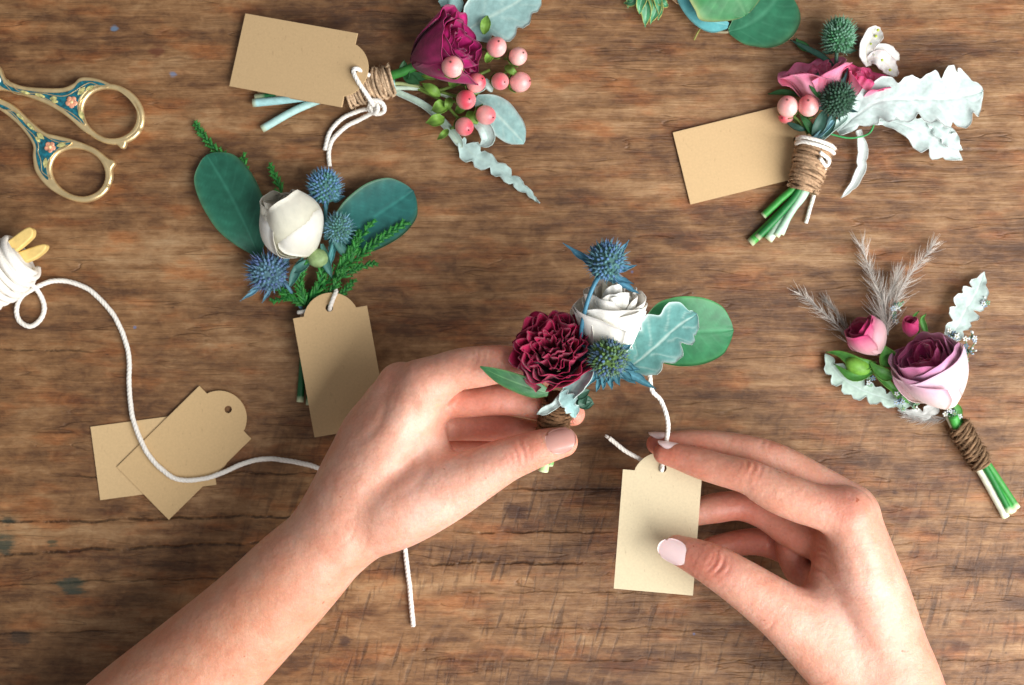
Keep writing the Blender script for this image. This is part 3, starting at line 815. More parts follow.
# ================================================================== boutonniere 2: white rose with two big leaves (left)
b = thing('boutonniere', 'boutonniere with a white rosebud between two large dark green leaves, three blue thistles', 'boutonniere', P(308, 306, 0), 'boutonnieres')
m = MB(); leaf(m, [(259, 256, 10), (246, 226, 14), (228, 190, 10), (207, 155, 6)], [3, 17, 26, 29, 29, 25, 14], EUC, EUCE, EUCV, cup=.10, nu=70, nv=25, veins=8, bend=3); m.build('leaf', M['leafy'], b)
m = MB(); leaf(m, [(330, 244, 10), (352, 232, 15), (385, 210, 12), (413, 191, 6)], [3, 20, 28, 31, 31, 26, 15], lin(12, 106, 100), lin(80, 128, 90), lin(40, 134, 124), cup=.10, nu=70, nv=25, veins=8, bend=3); m.build('leaf', M['leafy'], b)
m = MB()
for k, (pts, n, sz) in enumerate([([(195, 123, 5), (207, 140, 6), (228, 162, 6), (248, 186, 8)], 26, 11), ([(243, 155, 8), (247, 176, 9), (258, 200, 9), (266, 215, 9)][::-1], 16, 12), ([(270, 165, 8), (276, 178, 9), (283, 196, 9)][::-1], 10, 8), ([(234, 172, 8), (250, 198, 8)][::-1], 10, 9),
                                 ([(311, 297, 12), (335, 275, 20), (360, 256, 24), (382, 238, 24), (406, 222, 18)], 34, 14), ([(340, 268, 20), (352, 250, 24), (374, 219, 22)], 20, 10), ([(340, 278, 16), (356, 268, 16), (376, 263, 12)], 14, 9),
                                 ([(305, 305, 12), (318, 288, 20), (322, 262, 24), (312, 250, 26)], 20, 12), ([(304, 305, 12), (290, 298, 14), (272, 301, 10)], 14, 8), ([(306, 305, 12), (338, 296, 14), (354, 280, 12)], 16, 10), ([(306, 305, 14), (300, 285, 22), (305, 262, 28)], 18, 10), ([(350, 262, 24), (356, 244, 24), (358, 232, 22)], 12, 8), ([(306, 306, 12), (330, 292, 20), (342, 268, 26)], 20, 11), ([(300, 300, 10), (284, 292, 12), (274, 286, 10)], 12, 8), ([(318, 232, 6), (312, 200, 8), (318, 182, 8)], 10, 8)]):
    frond(m, pts[::-1] if k == 0 else pts, (26, 108, 44) if k % 3 else (20, 92, 40), sz, n, 1.6, k, (72, 156, 64))
m.build_each('cypress_sprig', M['green'], b)
WHc, WHm = lin(224, 220, 182), lin(242, 236, 216)
flower_part('rose', b, P(309, 255, 20), (-.34, .70, .42), [
    dict(n=1, r=33, h=66, close=.84, c0=WH0, c1=WH1, span=4.2, rot=0.86, ruf=.4, point=.34, flare=1), dict(n=1, r=31, h=68, close=.80, c0=WH0, c1=WH1, span=4.0, rot=0.25, ruf=.5, point=.22, flare=2),
    dict(n=2, r=29, h=70, close=.78, c0=WHc, c1=WHm, span=3.6, rot=.5, ruf=.8, point=.2), dict(n=3, r=23, h=68, close=.76, c0=WHc, c1=WHm, span=2.8, ruf=1), dict(n=3, r=16, h=66, close=.72, c0=WHc, c1=WHm, span=2.8, ruf=1), dict(n=3, r=9, h=64, close=.7, c0=WHc, c1=WHm, span=3.0)], 'petal', 8)
thistle(b, P(324.6, 187, 22), 16.5, (.0, .85, .4), [(300, 196, 14), (346, 196, 12), (326, 212, 12)], (96, 128, 176), (84, 138, 126), seed=2, stem=[(326, 240, 14)])
thistle(b, P(339, 228, 30), 14, (.25, .4, .8), [(360, 246, 18), (352, 262, 20), (328, 250, 22), (330, 268, 20)], (104, 144, 170), (86, 136, 120), (80, 150, 150), seed=3, stem=[(331, 250, 22), (322, 285, 14)])
thistle(b, P(267.6, 272, 26), 18.5, (-.4, .1, .8), [(240, 301, 4), (262, 303, 4), (290, 262, 16), (286, 290, 10), (248, 292, 8), (292, 250, 20)], (96, 118, 166), (86, 124, 134), (100, 150, 170), seed=4, stem=[(286, 284, 14), (302, 309, 10)], spike=6)
m = MB()
for q in [[(322, 244, 24), (326, 262, 26), (332, 278, 24)], [(334, 240, 26), (346, 254, 22), (350, 262, 18)], [(290, 286, 22), (298, 268, 26), (304, 256, 26)], [(292, 272, 24), (303, 266, 28), (312, 258, 26)]]:
    leaf(m, q, [1.5, 4.5, 4, .4], lin(70, 130, 120), nu=16, nv=7, cup=.4, veins=0)
m.build_each('small_leaf', M['green'], b)
v, f = ellipsoid(P(318, 258, 24), (11, 9), (0, 1, .6), 12, 16); MB().add(v, f, lin(150, 178, 120)).build('rose_base', M['green'], b)
stems(b, [([(312, 290, 12), (308, 310, 6), (304, 350, 4), (300, 402, 4)], 3.6, (20, 84, 44)), ([(316, 292, 12), (313, 312, 6), (312, 350, 4), (309, 405, 4)], 3.2, (24, 96, 50)), ([(309, 292, 12), (318, 312, 6), (322, 350, 4), (326, 396, 4)], 3.2, (40, 110, 60))])
twine_wrap(b, (310, 314, 8), (308, 340, 8), 7, 7, 7, (184, 158, 128), 1.6, seed=5, fuzz=10)
paper_tag((330, 312), (351.5, 431), 'kraft tag hanging from the white rosebud boutonniere, tucked behind the holding hand', 22, 16)
m = MB()
for pts in ([(330, 310, 16), (330, 307.5, 25), (333.5, 298, 26), (336, 291, 22), (334, 286, 14)], [(298, 312.5, 14), (305, 311.5, 17), (313, 309, 15)]):
    v, f = cord(pts, 3.3); m.add(v, f, CORD)
o = m.build('tag_string', M['cotton']); props(o, 'short white string through the hole of the tag on the white rosebud boutonniere', 'string', 'white strings on tags')

# ================================================================== boutonniere 4: pink flowers and white downy leaves (upper right)
b = thing('boutonniere', 'boutonniere with hot pink petals, two berries and big whitish ruffled leaves at upper right', 'boutonniere', P(808, 165, 0), 'boutonnieres')
stems(b, [([(812, 150, 14), (800, 190, 10), (778, 216, 6), (750, 243, 4)], 4.4, (66, 158, 62)), ([(814, 150, 10), (803, 190, 8), (786, 214, 5), (768, 240, 4.5)], 4.6, (196, 220, 200)), ([(818, 150, 12), (806, 190, 10), (790, 212, 8), (780, 234, 5)], 4.2, (180, 214, 196)),
          ([(808, 150, 14), (796, 184, 12), (780, 200, 9), (763, 216, 5)], 3.6, (60, 150, 62)), ([(811, 150, 18), (800, 188, 14), (782, 212, 10), (757, 238, 7)], 3.6, (30, 116, 54)), ([(815, 148, 18), (805, 188, 14), (790, 214, 10), (776, 236, 8)], 3.6, (170, 208, 180))])
twine_wrap(b, (816, 142, 20), (803, 190, 17), 18, 13, 12, (172, 142, 112), 2.2, seed=8, fuzz=110)
DW, DWE = lin(206, 224, 219), lin(228, 236, 232)
m = MB(); leaf(m, [(838, 132, 14), (856, 116, 26), (880, 101, 32), (915, 99, 30), (950, 98, 22), (982, 92, 10)], [4, 14, 22, 22, 23, 29, 30, 14], DW, DWE, DWE, lobes=8, lobe_amp=.17, cup=.1, ruffle=2.6, nu=130, nv=25, veins=8, rib=1.4); m.build_each('downy_leaf', M['dusty'], b)
m = MB(); leaf(m, [(860, 122, 12), (884, 120, 15), (912, 128, 16), (940, 142, 12), (962, 160, 5)], [3, 6, 8, 16, 20, 16, 5], DW, DWE, DWE, lobes=5, lobe_amp=.18, cup=.1, ruffle=1.6, nu=110, nv=21, veins=6, rib=1.2, tipround=.3); m.build_each('downy_leaf', M['dusty'], b)
m = MB(); leaf(m, [(925, 118, 16), (945, 135, 16), (962, 150, 12)], [2, 8, 9, 2], DW, DWE, DWE, lobes=4, lobe_amp=.3, ruffle=1.3, nu=50, nv=15, veins=0); m.build_each('downy_leaf', M['dusty'], b)
m = MB(); leaf(m, [(858, 130, 15), (862, 148, 10), (860, 170, 6), (852, 186, 4), (841, 198, 3)], [3, 5, 5.5, 5, 4, 1], DWE, DWE, DWE, cup=.5, nu=50, nv=13, lobes=4, lobe_amp=.15, veins=0); m.build_each('downy_leaf', M['dusty'], b)
m = MB(); leaf(m, [(816, 144, 20), (832, 128, 22), (848, 116, 26)], [2, 3.5, 4, 3], lin(190, 216, 206), cup=.6, nu=24, nv=9, veins=0); leaf(m, [(812, 140, 24), (822, 132, 26), (834, 120, 26)], [2, 2.8, 3, 2], lin(110, 160, 170), cup=.6, nu=24, nv=9, veins=0); m.build_each('downy_leaf', M['dusty'], b)
HP0, HP1 = lin(255, 200, 208), lin(252, 118, 164)
flower_part('rose', b, P(822, 108, 16), (-.25, .92, .28), [dict(n=4, r=24, h=46, close=.5, c0=HP0, c1=HP1, flare=10, ruf=3, span=2.1, rot=.1), dict(n=4, r=19, h=44, close=.52, c0=HP0, c1=HP1, flare=7, ruf=2.6, span=2.0), dict(n=4, r=13, h=43, close=.55, c0=HP0, c1=HP1, flare=3, ruf=2, span=2.2), dict(n=3, r=7, h=40, close=.55, c0=HP0, c1=HP1, ruf=1, span=2.4)], 'petal', 12)
flower_part('rose', b, P(852, 104, 12), (.3, .65, .5), [dict(n=4, r=17, h=34, close=.5, c0=HP0, c1=lin(226, 60, 124), flare=5, ruf=2.2, span=2.1), dict(n=3, r=10, h=34, close=.55, c0=HP0, c1=lin(226, 60, 124), ruf=1.5, span=2.6)], 'petal', 13)
thistle(b, P(838.8, 36, 24), 16, (.05, .8, .5), [(822, 52, 10), (858, 50, 10)], (112, 150, 130), (58, 112, 74), (70, 110, 90), seed=12, spike=4, n=320, squash=1.2, stem=[(836, 70, 14)])
thistle(b, P(838, 99, 42), 17, (-.1, .3, .9), [(822, 80, 40), (832, 70, 38), (848, 68, 36), (858, 112, 34), (816, 108, 34), (840, 122, 30), (852, 82, 38)], (70, 96, 84), (44, 78, 56), (50, 92, 92), seed=13, spike=3, n=260, stem=[(826, 125, 28), (818, 142, 20)])
berry(b, 787.7, 106.5, 26, 10.2, (-.2, .4, .8), 21, [(800, 122, 20), (808, 134, 18)], .35)
berry(b, 808.5, 105.8, 30, 10.4, (-.2, .3, .9), 22, [(809, 120, 22), (812, 134, 18)], .6)
berry(b, 786, 116, 16, 7.5, (-.5, -.3, .6), 23, [(800, 126, 14)], .9)
m = MB(); leaf(m, [(868, 66, 14), (866, 50, 18), (872, 38, 18), (880, 28, 12)], [3, 7, 8, 9, 3], lin(242, 240, 232), lin(246, 240, 236), lin(236, 226, 190), cup=.3, ruffle=1.4, nu=40, nv=15, veins=3)
leaf(m, [(868, 60, 16), (878, 58, 20), (888, 66, 14), (897, 76, 8)], [3, 8, 9, 7, 2], lin(242, 236, 230), lin(244, 226, 226), lin(240, 220, 200), cup=.3, ruffle=1.4, nu=40, nv=15, veins=3)
leaf(m, [(868, 60, 14), (880, 50, 17), (892, 54, 13), (899, 60, 8)], [3, 6, 6, 2], lin(240, 236, 228), cup=.3, ruffle=1.2, nu=30, nv=11, veins=3)
for (x, y) in ((876, 36), (871, 44), (874, 55), (882, 60), (890, 70), (878, 30)):
    v, f = ellipsoid(P(x, y, 19), (1.6, 1.2), (0, 0, 1), 6, 8); m.add(v, f, lin(170, 186, 70))
m.build_each('white_petal', M['petal'], b)
m = MB()
for k, (q, w) in enumerate([([(812, 138, 22), (820, 124, 28), (826, 108, 26)], 6), ([(816, 138, 20), (806, 122, 24), (800, 116, 20)], 4), ([(818, 96, 34), (816, 82, 38), (818, 72, 34)], 5), ([(822, 100, 36), (812, 84, 40), (809, 76, 36)], 4), ([(822, 140, 20), (832, 120, 26), (834, 112, 24)], 5),
                            ([(800, 96, 12), (784, 92, 10), (768, 94, 6)], 3), ([(838, 72, 14), (824, 58, 12), (806, 48, 8), (790, 40, 4)], 3), ([(812, 52, 8), (800, 44, 5), (796, 38, 3)], 4), ([(806, 130, 20), (798, 128, 22), (786, 122, 18)], 3)]):
    leaf(m, q, [1, w, w * .9, .3], lin(40, 110, 50) if k % 2 else lin(36, 88, 72), nu=18, nv=9, cup=.3, veins=0)
for q in [[(830, 134, 22), (850, 138, 20), (868, 134, 18), (874, 124, 20), (874, 118, 18)]]:
    v, f = tube(catmull([P(*p) for p in q], 10), 1.0, 6); m.mark(); m.add(v, f, lin(50, 150, 80))
m.build_each('small_leaf', M['green'], b)
paper_tag((793, 141), (681.5, 168.5), 'kraft tag lying under the bound stems of the pink boutonniere at upper right', 4, 2.5)
m = MB()
A = [(797, 139, 24), (803, 137, 38), (817, 140, 43), (830, 145, 38), (835, 149, 22)]
for pts in (A, [(x - 1, y + 4.5, z) for x, y, z in A], [(828, 158, 28), (824, 172, 20), (818, 182, 10), (812, 202, 4), (806, 223, 3.6)], [(820, 152, 40), (829, 160, 34), (826, 166, 32), (820, 158, 38)]):
    v, f = cord(pts, 2.9); m.add(v, f, CORD)
o = m.build('tag_string', M['cotton']); props(o, 'white string wound round the top of the twine binding of the pink boutonniere', 'string', 'white strings on tags')

# ================================================================== boutonniere 5: mauve rose (right)
b = thing('boutonniere', 'boutonniere with a mauve rose, pink bud and feathery grass plumes at the right edge', 'boutonniere', P(968, 445, 0), 'boutonnieres')
stems(b, [([(950, 412, 14), (966, 440, 10), (984, 468, 7), (1013, 512, 4.5)], 4.0, (56, 150, 62)), ([(948, 414, 12), (962, 442, 9), (980, 470, 6), (1006, 517, 4.5)], 4.0, (214, 220, 196)), ([(954, 412, 10), (970, 440, 10), (989, 466, 8), (1017, 508, 4.5)], 3.6, (60, 140, 60)), ([(952, 410, 17), (966, 438, 14), (985, 466, 11), (1010, 512, 9)], 3.2, (30, 120, 50)), ([(953, 416, 20), (956, 424, 16), (960, 430, 13)], 5.0, (60, 150, 60))])
twine_wrap(b, (958, 425, 12), (982, 465, 10), 9.5, 8.5, 11, (122, 98, 74), 2.2, seed=18, fuzz=200)
m = MB(); leaf(m, [(915, 405, 8), (885, 398, 10), (858, 388, 10), (838, 374, 9), (825, 354, 5)], [4, 8, 9, 11, 12, 10, 3], lin(186, 210, 196), DUSTE, DUSTE, lobes=8, lobe_amp=.3, ruffle=1.0, nu=100, nv=17, veins=6, cup=.15); m.build_each('downy_leaf', M['dusty'], b)
m = MB(); leaf(m, [(946, 358, 10), (953, 335, 14), (966, 308, 14), (977, 290, 11), (984, 272, 6)], [3, 8, 11, 15, 15, 10, 2], lin(196, 218, 210), DWE, DWE, lobes=7, lobe_amp=.26, ruffle=1.2, nu=100, nv=17, veins=6, cup=.12); m.build_each('downy_leaf', M['dusty'], b)
m = MB(); leaf(m, [(952, 412, 8), (940, 402, 10), (925, 414, 9), (905, 412, 5), (898, 410, 4)], [3, 7, 7, 5, 1], lin(206, 210, 206), DWE, lobes=5, lobe_amp=.35, ruffle=1, nu=60, nv=13, veins=0); m.build_each('downy_leaf', M['dusty'], b)
m = MB(); PLC = (246, 243, 238)
plume(m, [(888, 335, 12), (884, 305, 15), (872, 275, 13), (860, 243, 8)], 210, 27, PLC, 1, spread=1.15); plume(m, [(886, 335, 14), (893, 305, 17), (908, 278, 15), (936, 242, 8)], 210, 26, PLC, 2, spread=1.1)
plume(m, [(888, 330, 10), (882, 310, 12), (892, 290, 14), (898, 274, 14)], 220, 26, PLC, 5)
plume(m, [(858, 352, 8), (842, 330, 10), (820, 310, 8), (798, 292, 5)], 120, 24, PLC, 3, spread=1.0); plume(m, [(856, 350, 8), (840, 318, 9), (826, 300, 6)], 90, 18, (226, 222, 216), 4, spread=.6)
plume(m, [(948, 418, 8), (925, 420, 8), (904, 416, 5)], 160, 14, (226, 222, 218), 6)
m.build_each('grass_plume', M['hair'], b)
MV0, MV1, MVD = lin(232, 214, 196), lin(208, 140, 176), lin(170, 50, 110)
PV0, PV1 = lin(244, 226, 206), lin(236, 180, 206)
flower_part('rose', b, P(950, 404, 20), (-.52, .72, .42), [
    dict(n=2, r=34, h=60, close=.60, c0=PV0, c1=PV1, flare=4, ruf=1.2, span=3.0, rot=.86, point=.3), dict(n=2, r=33, h=66, close=.60, c0=PV0, c1=lin(228, 180, 204), flare=4, ruf=1.4, span=3.4, rot=.3), dict(n=3, r=30, h=70, close=.62, c0=PV0, c1=lin(214, 140, 182), flare=3.5, ruf=1.4, span=2.6, rot=.1),
    dict(n=4, r=26, h=72, close=.64, c0=MV0, c1=lin(206, 104, 156), flare=3, ruf=1.4, span=2.3), dict(n=4, r=21, h=72, close=.64, c0=lin(204, 100, 146), c1=lin(212, 92, 148), flare=2.5, ruf=1.3, span=2.3),
    dict(n=4, r=15, h=72, close=.62, c0=lin(196, 84, 136), c1=lin(206, 70, 134), flare=2, ruf=1, span=2.4), dict(n=3, r=9, h=71, close=.6, c0=lin(186, 70, 124), c1=lin(196, 54, 118), flare=1, ruf=.8, span=2.8), dict(n=3, r=4.5, h=69, close=.6, c0=MVD, c1=lin(166, 34, 98), span=2.9)], 'petal', 22)
flower_part('rosebud', b, P(880, 352, 18), (-.6, .6, .35), [dict(n=1, r=19, h=40, close=.70, c0=lin(240, 206, 196), c1=lin(232, 150, 170), span=2.6, rot=.78, rimc=lin(206, 50, 110), point=.4), dict(n=3, r=18, h=40, close=.68, c0=lin(236, 190, 186), c1=lin(214, 80, 130), span=2.9, ruf=.8, rimc=lin(200, 40, 104)), dict(n=3, r=12, h=40, close=.68, c0=lin(214, 80, 130), c1=lin(200, 44, 106), span=2.6, ruf=.8)], 'petal', 23)
flower_part('rosebud', b, P(910, 336, 22), (-.1, .8, .5), [dict(n=3, r=8, h=19, close=.7, c0=lin(200, 70, 120), c1=lin(196, 44, 104), span=2.9), dict(n=2, r=5, h=18, close=.7, c0=lin(200, 70, 120), c1=lin(190, 34, 94), span=3)], 'petal', 24)
m = MB()
for q, w in [([(890, 366, 20), (884, 350, 28), (880, 344, 26)], 9), ([(892, 378, 18), (880, 372, 24), (868, 360, 22)], 6), ([(896, 392, 14), (884, 380, 18), (872, 368, 18), (862, 358, 12)], 4), ([(876, 364, 20), (858, 364, 22), (840, 354, 16), (826, 352, 8)], 6), ([(872, 372, 18), (852, 376, 18), (834, 364, 10)], 5),
             ([(926, 332, 24), (922, 320, 26), (926, 314, 22)], 3), ([(918, 334, 22), (914, 318, 22), (919, 311, 18)], 3), ([(950, 404, 16), (958, 412, 14), (962, 420, 12)], 5), ([(890, 384, 14), (900, 396, 16), (910, 404, 12)], 4)]:
    leaf(m, q, [2, w, w, w * .5, .3], lin(70, 142, 48), lin(110, 170, 70), nu=20, nv=9, cup=.4, veins=0)
v, f = ellipsoid(P(858, 366, 18), (9, 14), (-.8, .3, .2), 12, 16); MB().add(v, f, lin(112, 168, 62)).build('green_bud', M['green'], b)
m.build_each('small_leaf', M['green'], b)
for k, (x, y, z, R, n) in enumerate([(968, 352, 16, 11, 13), (896, 306, 20, 8, 8), (950, 413, 16, 9, 12), (952, 335, 18, 8, 8), (972, 338, 14, 6, 6), (902, 400, 14, 9, 10), (916, 408, 12, 6, 6), (894, 316, 16, 5, 5), (870, 380, 14, 6, 6), (984, 300, 12, 5, 5)]):
    cluster(b, 'filler_blossom', x, y, z, R, n, [(214, 222, 226), (160, 180, 196), (110, 136, 160), (226, 230, 222), (120, 160, 130)], seed=30 + k, s=1.9)

# ================================================================== eucalyptus and variegated sprigs cut by the top edge
b = thing('eucalyptus_sprig', 'round leaved green eucalyptus sprig cut off by the top edge', 'eucalyptus', P(735, 20, 0))
m = MB(); leaf(m, [(729, 32, 5), (745, 26, 8), (765, 12, 9), (786, -14, 5)], [3, 20, 31, 33, 26, 5], lin(34, 122, 84), lin(96, 150, 100), lin(66, 146, 108), nu=60, nv=21, wr=[3, 22, 34, 36, 28, 5], cup=.08, veins=7); m.build('leaf', M['leafy'], b)
m = MB(); leaf(m, [(728, 26, 10), (712, 20, 12), (700, 0, 10), (694, -30, 6)], [3, 14, 20, 22, 10], lin(96, 184, 190), lin(120, 190, 190), lin(130, 200, 200), nu=50, nv=17, cup=.08, veins=6); m.build('leaf', M['leafy'], b)
m = MB(); leaf(m, [(696, -44, 20), (712, -30, 24), (730, -12, 22), (746, 15, 15)], [10, 34, 42, 42, 26], lin(46, 132, 72), lin(168, 180, 120), lin(80, 152, 92), nu=60, nv=21, cup=.08, veins=7, wr=[10, 34, 42, 42, 26], tipround=.3); m.build('leaf', M['leafy'], b)
stems(b, [([(708, 30, 3), (720, 32, 3.5), (732, 31, 3.5), (744, 24, 3)], 1.5, (150, 140, 110)), ([(694, 40, 3), (698, 32, 5), (706, 20, 6)], 0.9, (130, 130, 60))])
b = thing('variegated_sprig', 'small green and cream variegated sprig cut off by the top edge', 'sprig', P(645, 8, 0))
m = MB()
for k, (q, w) in enumerate([([(640, -12, 10), (646, 8, 13), (645, 27, 5)], 7), ([(650, -10, 10), (656, 8, 14), (650, 24, 7)], 6), ([(640, -10, 12), (632, 2, 12), (624, 3, 5)], 5), ([(654, -6, 12), (664, 4, 14), (668, 5, 8)], 5), ([(644, -8, 14), (640, 6, 17), (640, 14, 12)], 5), ([(655, -8, 16), (660, 10, 14), (658, 20, 10)], 4), ([(635, -12, 8), (630, -2, 9), (628, 8, 5)], 4)]):
    leaf(m, q, [1.5, w, w, w * .6, .4], lin(60, 148, 96), lin(206, 212, 120), lin(160, 206, 170), nu=26, nv=13, cup=.3, ruffle=.5, veins=4)
m.build_each('variegated_leaf', M['leafy'], b)
v, f = tube(catmull([P(648, -30, 8), P(648, -10, 9), P(648, 6, 10)], 6), 2, 7); MB().add(v, f, lin(90, 130, 70)).build('stem', M['stem'], b)
m = MB(); leaf(m, [(672, -14, 4), (680, -4, 7), (690, 4, 3)], [4, 9, 8, 2], lin(214, 164, 110), nu=20, nv=9, cup=.4); o = m.build('fallen_petal', M['petal']); props(o, 'orange tan petal lying by the variegated sprig at the top edge', 'petal')

# ================================================================== scissors
def q_xf(V):
    return V
def pic(pts, z=0): return [(P(x, y, z)[0], P(x, y, z)[1]) for x, y in pts]
sc = thing('embroidery_scissors', 'gold embroidery scissors with teal enamel and tiny pink flowers on their handles', 'scissors', P(20, 100, 0))
GOLD = lin(240, 214, 160)
def ellipse(cx, cy, rx, ry, rot, n=40):
    c, s = math.cos(rot), math.sin(rot)
    return [(cx + rx * math.cos(a) * c - ry * math.sin(a) * s, cy + rx * math.cos(a) * s + ry * math.sin(a) * c) for a in np.linspace(0, 2 * math.pi, n, endpoint=False)]
up_out = [(-60, 82), (-30, 78), (-6, 68), (3, 68), (9, 80), (20, 86), (34, 89), (63, 90), (76, 86), (84, 79.5), (98, 80), (112, 85), (126, 93), (136, 102), (143, 114), (144, 126), (139, 135), (131, 141), (128, 149), (124, 150), (119, 146), (105, 142), (87, 133), (71, 119), (52, 107), (26, 97), (4, 92), (-10, 96), (-40, 96), (-62, 92)]
up_hole = ellipse(111.6, 114.3, 29, 24.5, math.radians(28))
lo_out = [(-60, 70), (-30, 84), (-4, 97), (6, 101), (17, 107), (32, 121), (47, 133), (62, 137), (77, 141), (97, 149), (110, 159), (115, 161), (117, 165), (114, 170), (114, 180), (106, 194), (96, 201), (84, 203), (68, 199), (50, 188), (38, 173), (35, 158), (35, 146), (26, 132), (14, 120), (-2, 109), (-30, 98), (-62, 84)]
lo_hole = ellipse(79.5, 172.7, 28.5, 23.5, math.radians(24))
def scissor_handle(outl, hole, z, inlay, flowers, sprigs, label):
    h = plate([smooth_closed(pic(outl), 5), pic(hole)], z, 2.0, 2.2, M['gold'], 'scissor_handle', sc, None, label=label, col=GOLD, res=4)
    h.data.polygons.foreach_set('use_smooth', [abs(p.normal.z) < 0.999 for p in h.data.polygons])
    zt = z + 4.3
    # raised ring rim
    hc = np.mean(np.array(hole), 0); m = MB()
    ring = [P(hc[0] + (x - hc[0]) * 1.09, hc[1] + (y - hc[1]) * 1.09, z + 1.5) for x, y in hole]; ring.append(ring[0])
    v, f = tube(np.array(ring), 3.0, 10); m.add(v, f, GOLD); m.build('ring_rim', M['gold'], h)
    for il in inlay:
        plate([smooth_closed(pic(il), 4)], zt, 0.2, 0.15, M['enamel'], 'enamel_inlay', h, None, col=lin(16, 96, 110), res=1)
    for (x, y, r) in flowers:
        m = MB(); 
        for k in range(5):
            a = k * 1.2566 + .3; v, f = ellipsoid(P(x + r * .62 * math.cos(a), y + r * .62 * math.sin(a), zt + .9), (r * .5, .9), (0, 0, 1), 8, 12); m.add(v, f, lin(226, 158, 124))
        v, f = ellipsoid(P(x, y, zt + 1.3), (r * .34, 1), (0, 0, 1), 8, 10); m.add(v, f, lin(240, 206, 150)); m.build('enamel_flower', M['enamel'], h)
    m = MB()
    for (x0, y0, x1, y1, w) in sprigs:
        leaf(m, [(x0, y0, zt + .7), ((x0 + x1) / 2, (y0 + y1) / 2, zt + 1.3), (x1, y1, zt + .7)], [.4, w, w, .3], lin(196, 190, 120), nu=12, nv=7, th=.4, cup=-.1, veins=0)
    m.build_each('enamel_leaf', M['enamel'], h)
    m = MB()                                                    # fine gilt wires laid in the enamel
    for il in inlay:
        C0 = np.mean(np.array(il, float), 0)
        for f0 in (0.0, 0.5):
            q = smooth_closed(il, 4); n = len(q); a = int(f0 * n) + 2
            seg = [q[(a + i) % n] for i in range(n // 2 - 4)]
            pts = [P(x + 1.1 * math.sin(i * .9) + (C0[0] - x) * .05, y + 1.1 * math.cos(i * .9) + (C0[1] - y) * .05, zt + .5) for i, (x, y) in enumerate(seg)]
            v, f = tube(catmull(pts, 3), .45, 5); m.add(v, f, GOLD)
    m.build('gilt_wire', M['gold'], h)
    return h
scissor_handle(up_out, up_hole, 8.5, [[(3, 73), (8, 84), (18, 90), (40, 94), (62, 95), (76, 92), (84, 84), (98, 83.5), (109, 87), (97, 88), (88, 94), (82, 103), (82, 114), (88, 126), (78, 120), (62, 107.5), (40, 98), (12, 92), (2, 84)]], [(71.5, 102, 5.6)],
               [(57, 98, 50, 99, 2), (58, 102, 52, 101, 1.6), (78, 95, 85, 87, 2.2), (79, 110, 84, 120, 2.2), (45, 97, 35, 94, 1.5), (86, 90, 94, 86, 1.8), (30, 94, 20, 91, 1.3)], 'upper gold handle with a larger pink flower')
scissor_handle(lo_out, lo_hole, 4.3, [[(0, 104.5), (14, 111), (28, 124), (44, 136), (60, 141), (74, 144), (62, 149), (53, 158), (49, 168), (51, 181), (43, 172), (39, 158), (38.5, 146), (30, 132), (14, 115), (2, 108)]], [(50, 147, 5.2)],
               [(44, 139, 37, 133, 2), (57, 146, 66, 144, 2), (46, 158, 45, 168, 2), (34, 130, 27, 123, 1.5), (40, 142, 36, 137, 1.7), (24, 120, 16, 113, 1.3)], 'lower gold handle with a pink flower')
plate([pic([(-55, 80), (-90, 70), (-190, 52), (-196, 55), (-100, 86), (-58, 92)])], 8.5, 1.2, .4, M['steel'], 'blade', sc, None, col=lin(205, 205, 210), res=1)
plate([pic([(-55, 70), (-90, 64), (-190, 58), (-196, 62), (-100, 78), (-58, 84)])], 4.3, 1.2, .4, M['steel'], 'blade', sc, None, col=lin(205, 205, 210), res=1)
v, f = ellipsoid(P(-44, 86, 13), (5, 2), (0, 0, 1), 10, 16); MB().add(v, f, GOLD).build('pivot_screw', M['gold'], sc)
m = MB()
for x, y in ((-2, 80), (-5, 86)): 
    v, f = ellipsoid(P(x, y, 13), (3.2, 2), (0, 0, 1), 8, 12); m.add(v, f, lin(220, 226, 216))
m.build('enamel_bead', M['enamel'], sc)

# ================================================================== clothes peg wound with string
pg = thing('clothes_peg', 'wooden clothes peg whose two tips poke out of the wound string at the left edge', 'clothes peg', P(5, 265, 0))
WD = lin(222, 192, 118)
plate([smooth_closed(pic([(-30, 276), (-12, 264), (12, 249), (36, 231.5), (43, 231), (44.5, 236), (41, 242), (22, 258), (-4, 276), (-24, 290)]), 4)], 29, 4, 1.6, M['pine'], 'prong', pg, None, col=WD)
plate([smooth_closed(pic([(-26, 300), (-8, 282), (18, 259), (40, 249.5), (52, 246), (55.5, 248), (53, 253), (44, 260), (28, 268), (4, 290), (-16, 310)]), 4)], 23, 4, 1.6, M['pine'], 'prong', pg, None, col=WD)
ws = thing('string_spool', 'long white string wound round a clothes peg, trailing across the tags to the left hand', 'string', P(5, 275, 0))
m = MB(); r_ = random.Random(5)
ax0 = P(25, 256, 26); ax1 = P(-48, 306, 26); a, e1, e2 = frame_of(ax1 - ax0)
for layer in range(3):
    n = 620; pts = []
    turns = 13 - layer
    for i in range(n):
        t = i / (n - 1); ph = turns * 2 * math.pi * t + layer
        R = (19 + 8 * math.sin(math.pi * min(1, t * 1.3 + .05)) ** .7) + layer * 1.7 - 3 + .5 * math.sin(ph * .3)
        tt = (t if layer % 2 == 0 else 1 - t) + 0.045 * math.sin(ph + layer * 2) * (1 if layer else .6)
        tt = 0.02 + .96 * tt
        pts.append(ax0 + (ax1 - ax0) * tt + (e1 * math.cos(ph) + e2 * math.sin(ph)) * R)
    v, f = tube(np.array(pts), 3.2, 8, ply=0); m.add(v, f, CORD)
v, f = tube(np.array([ax0 + (ax1 - ax0) * .03, ax1]), [14, 20], 20); m.add(v, f, np.array(CORD) * .9)
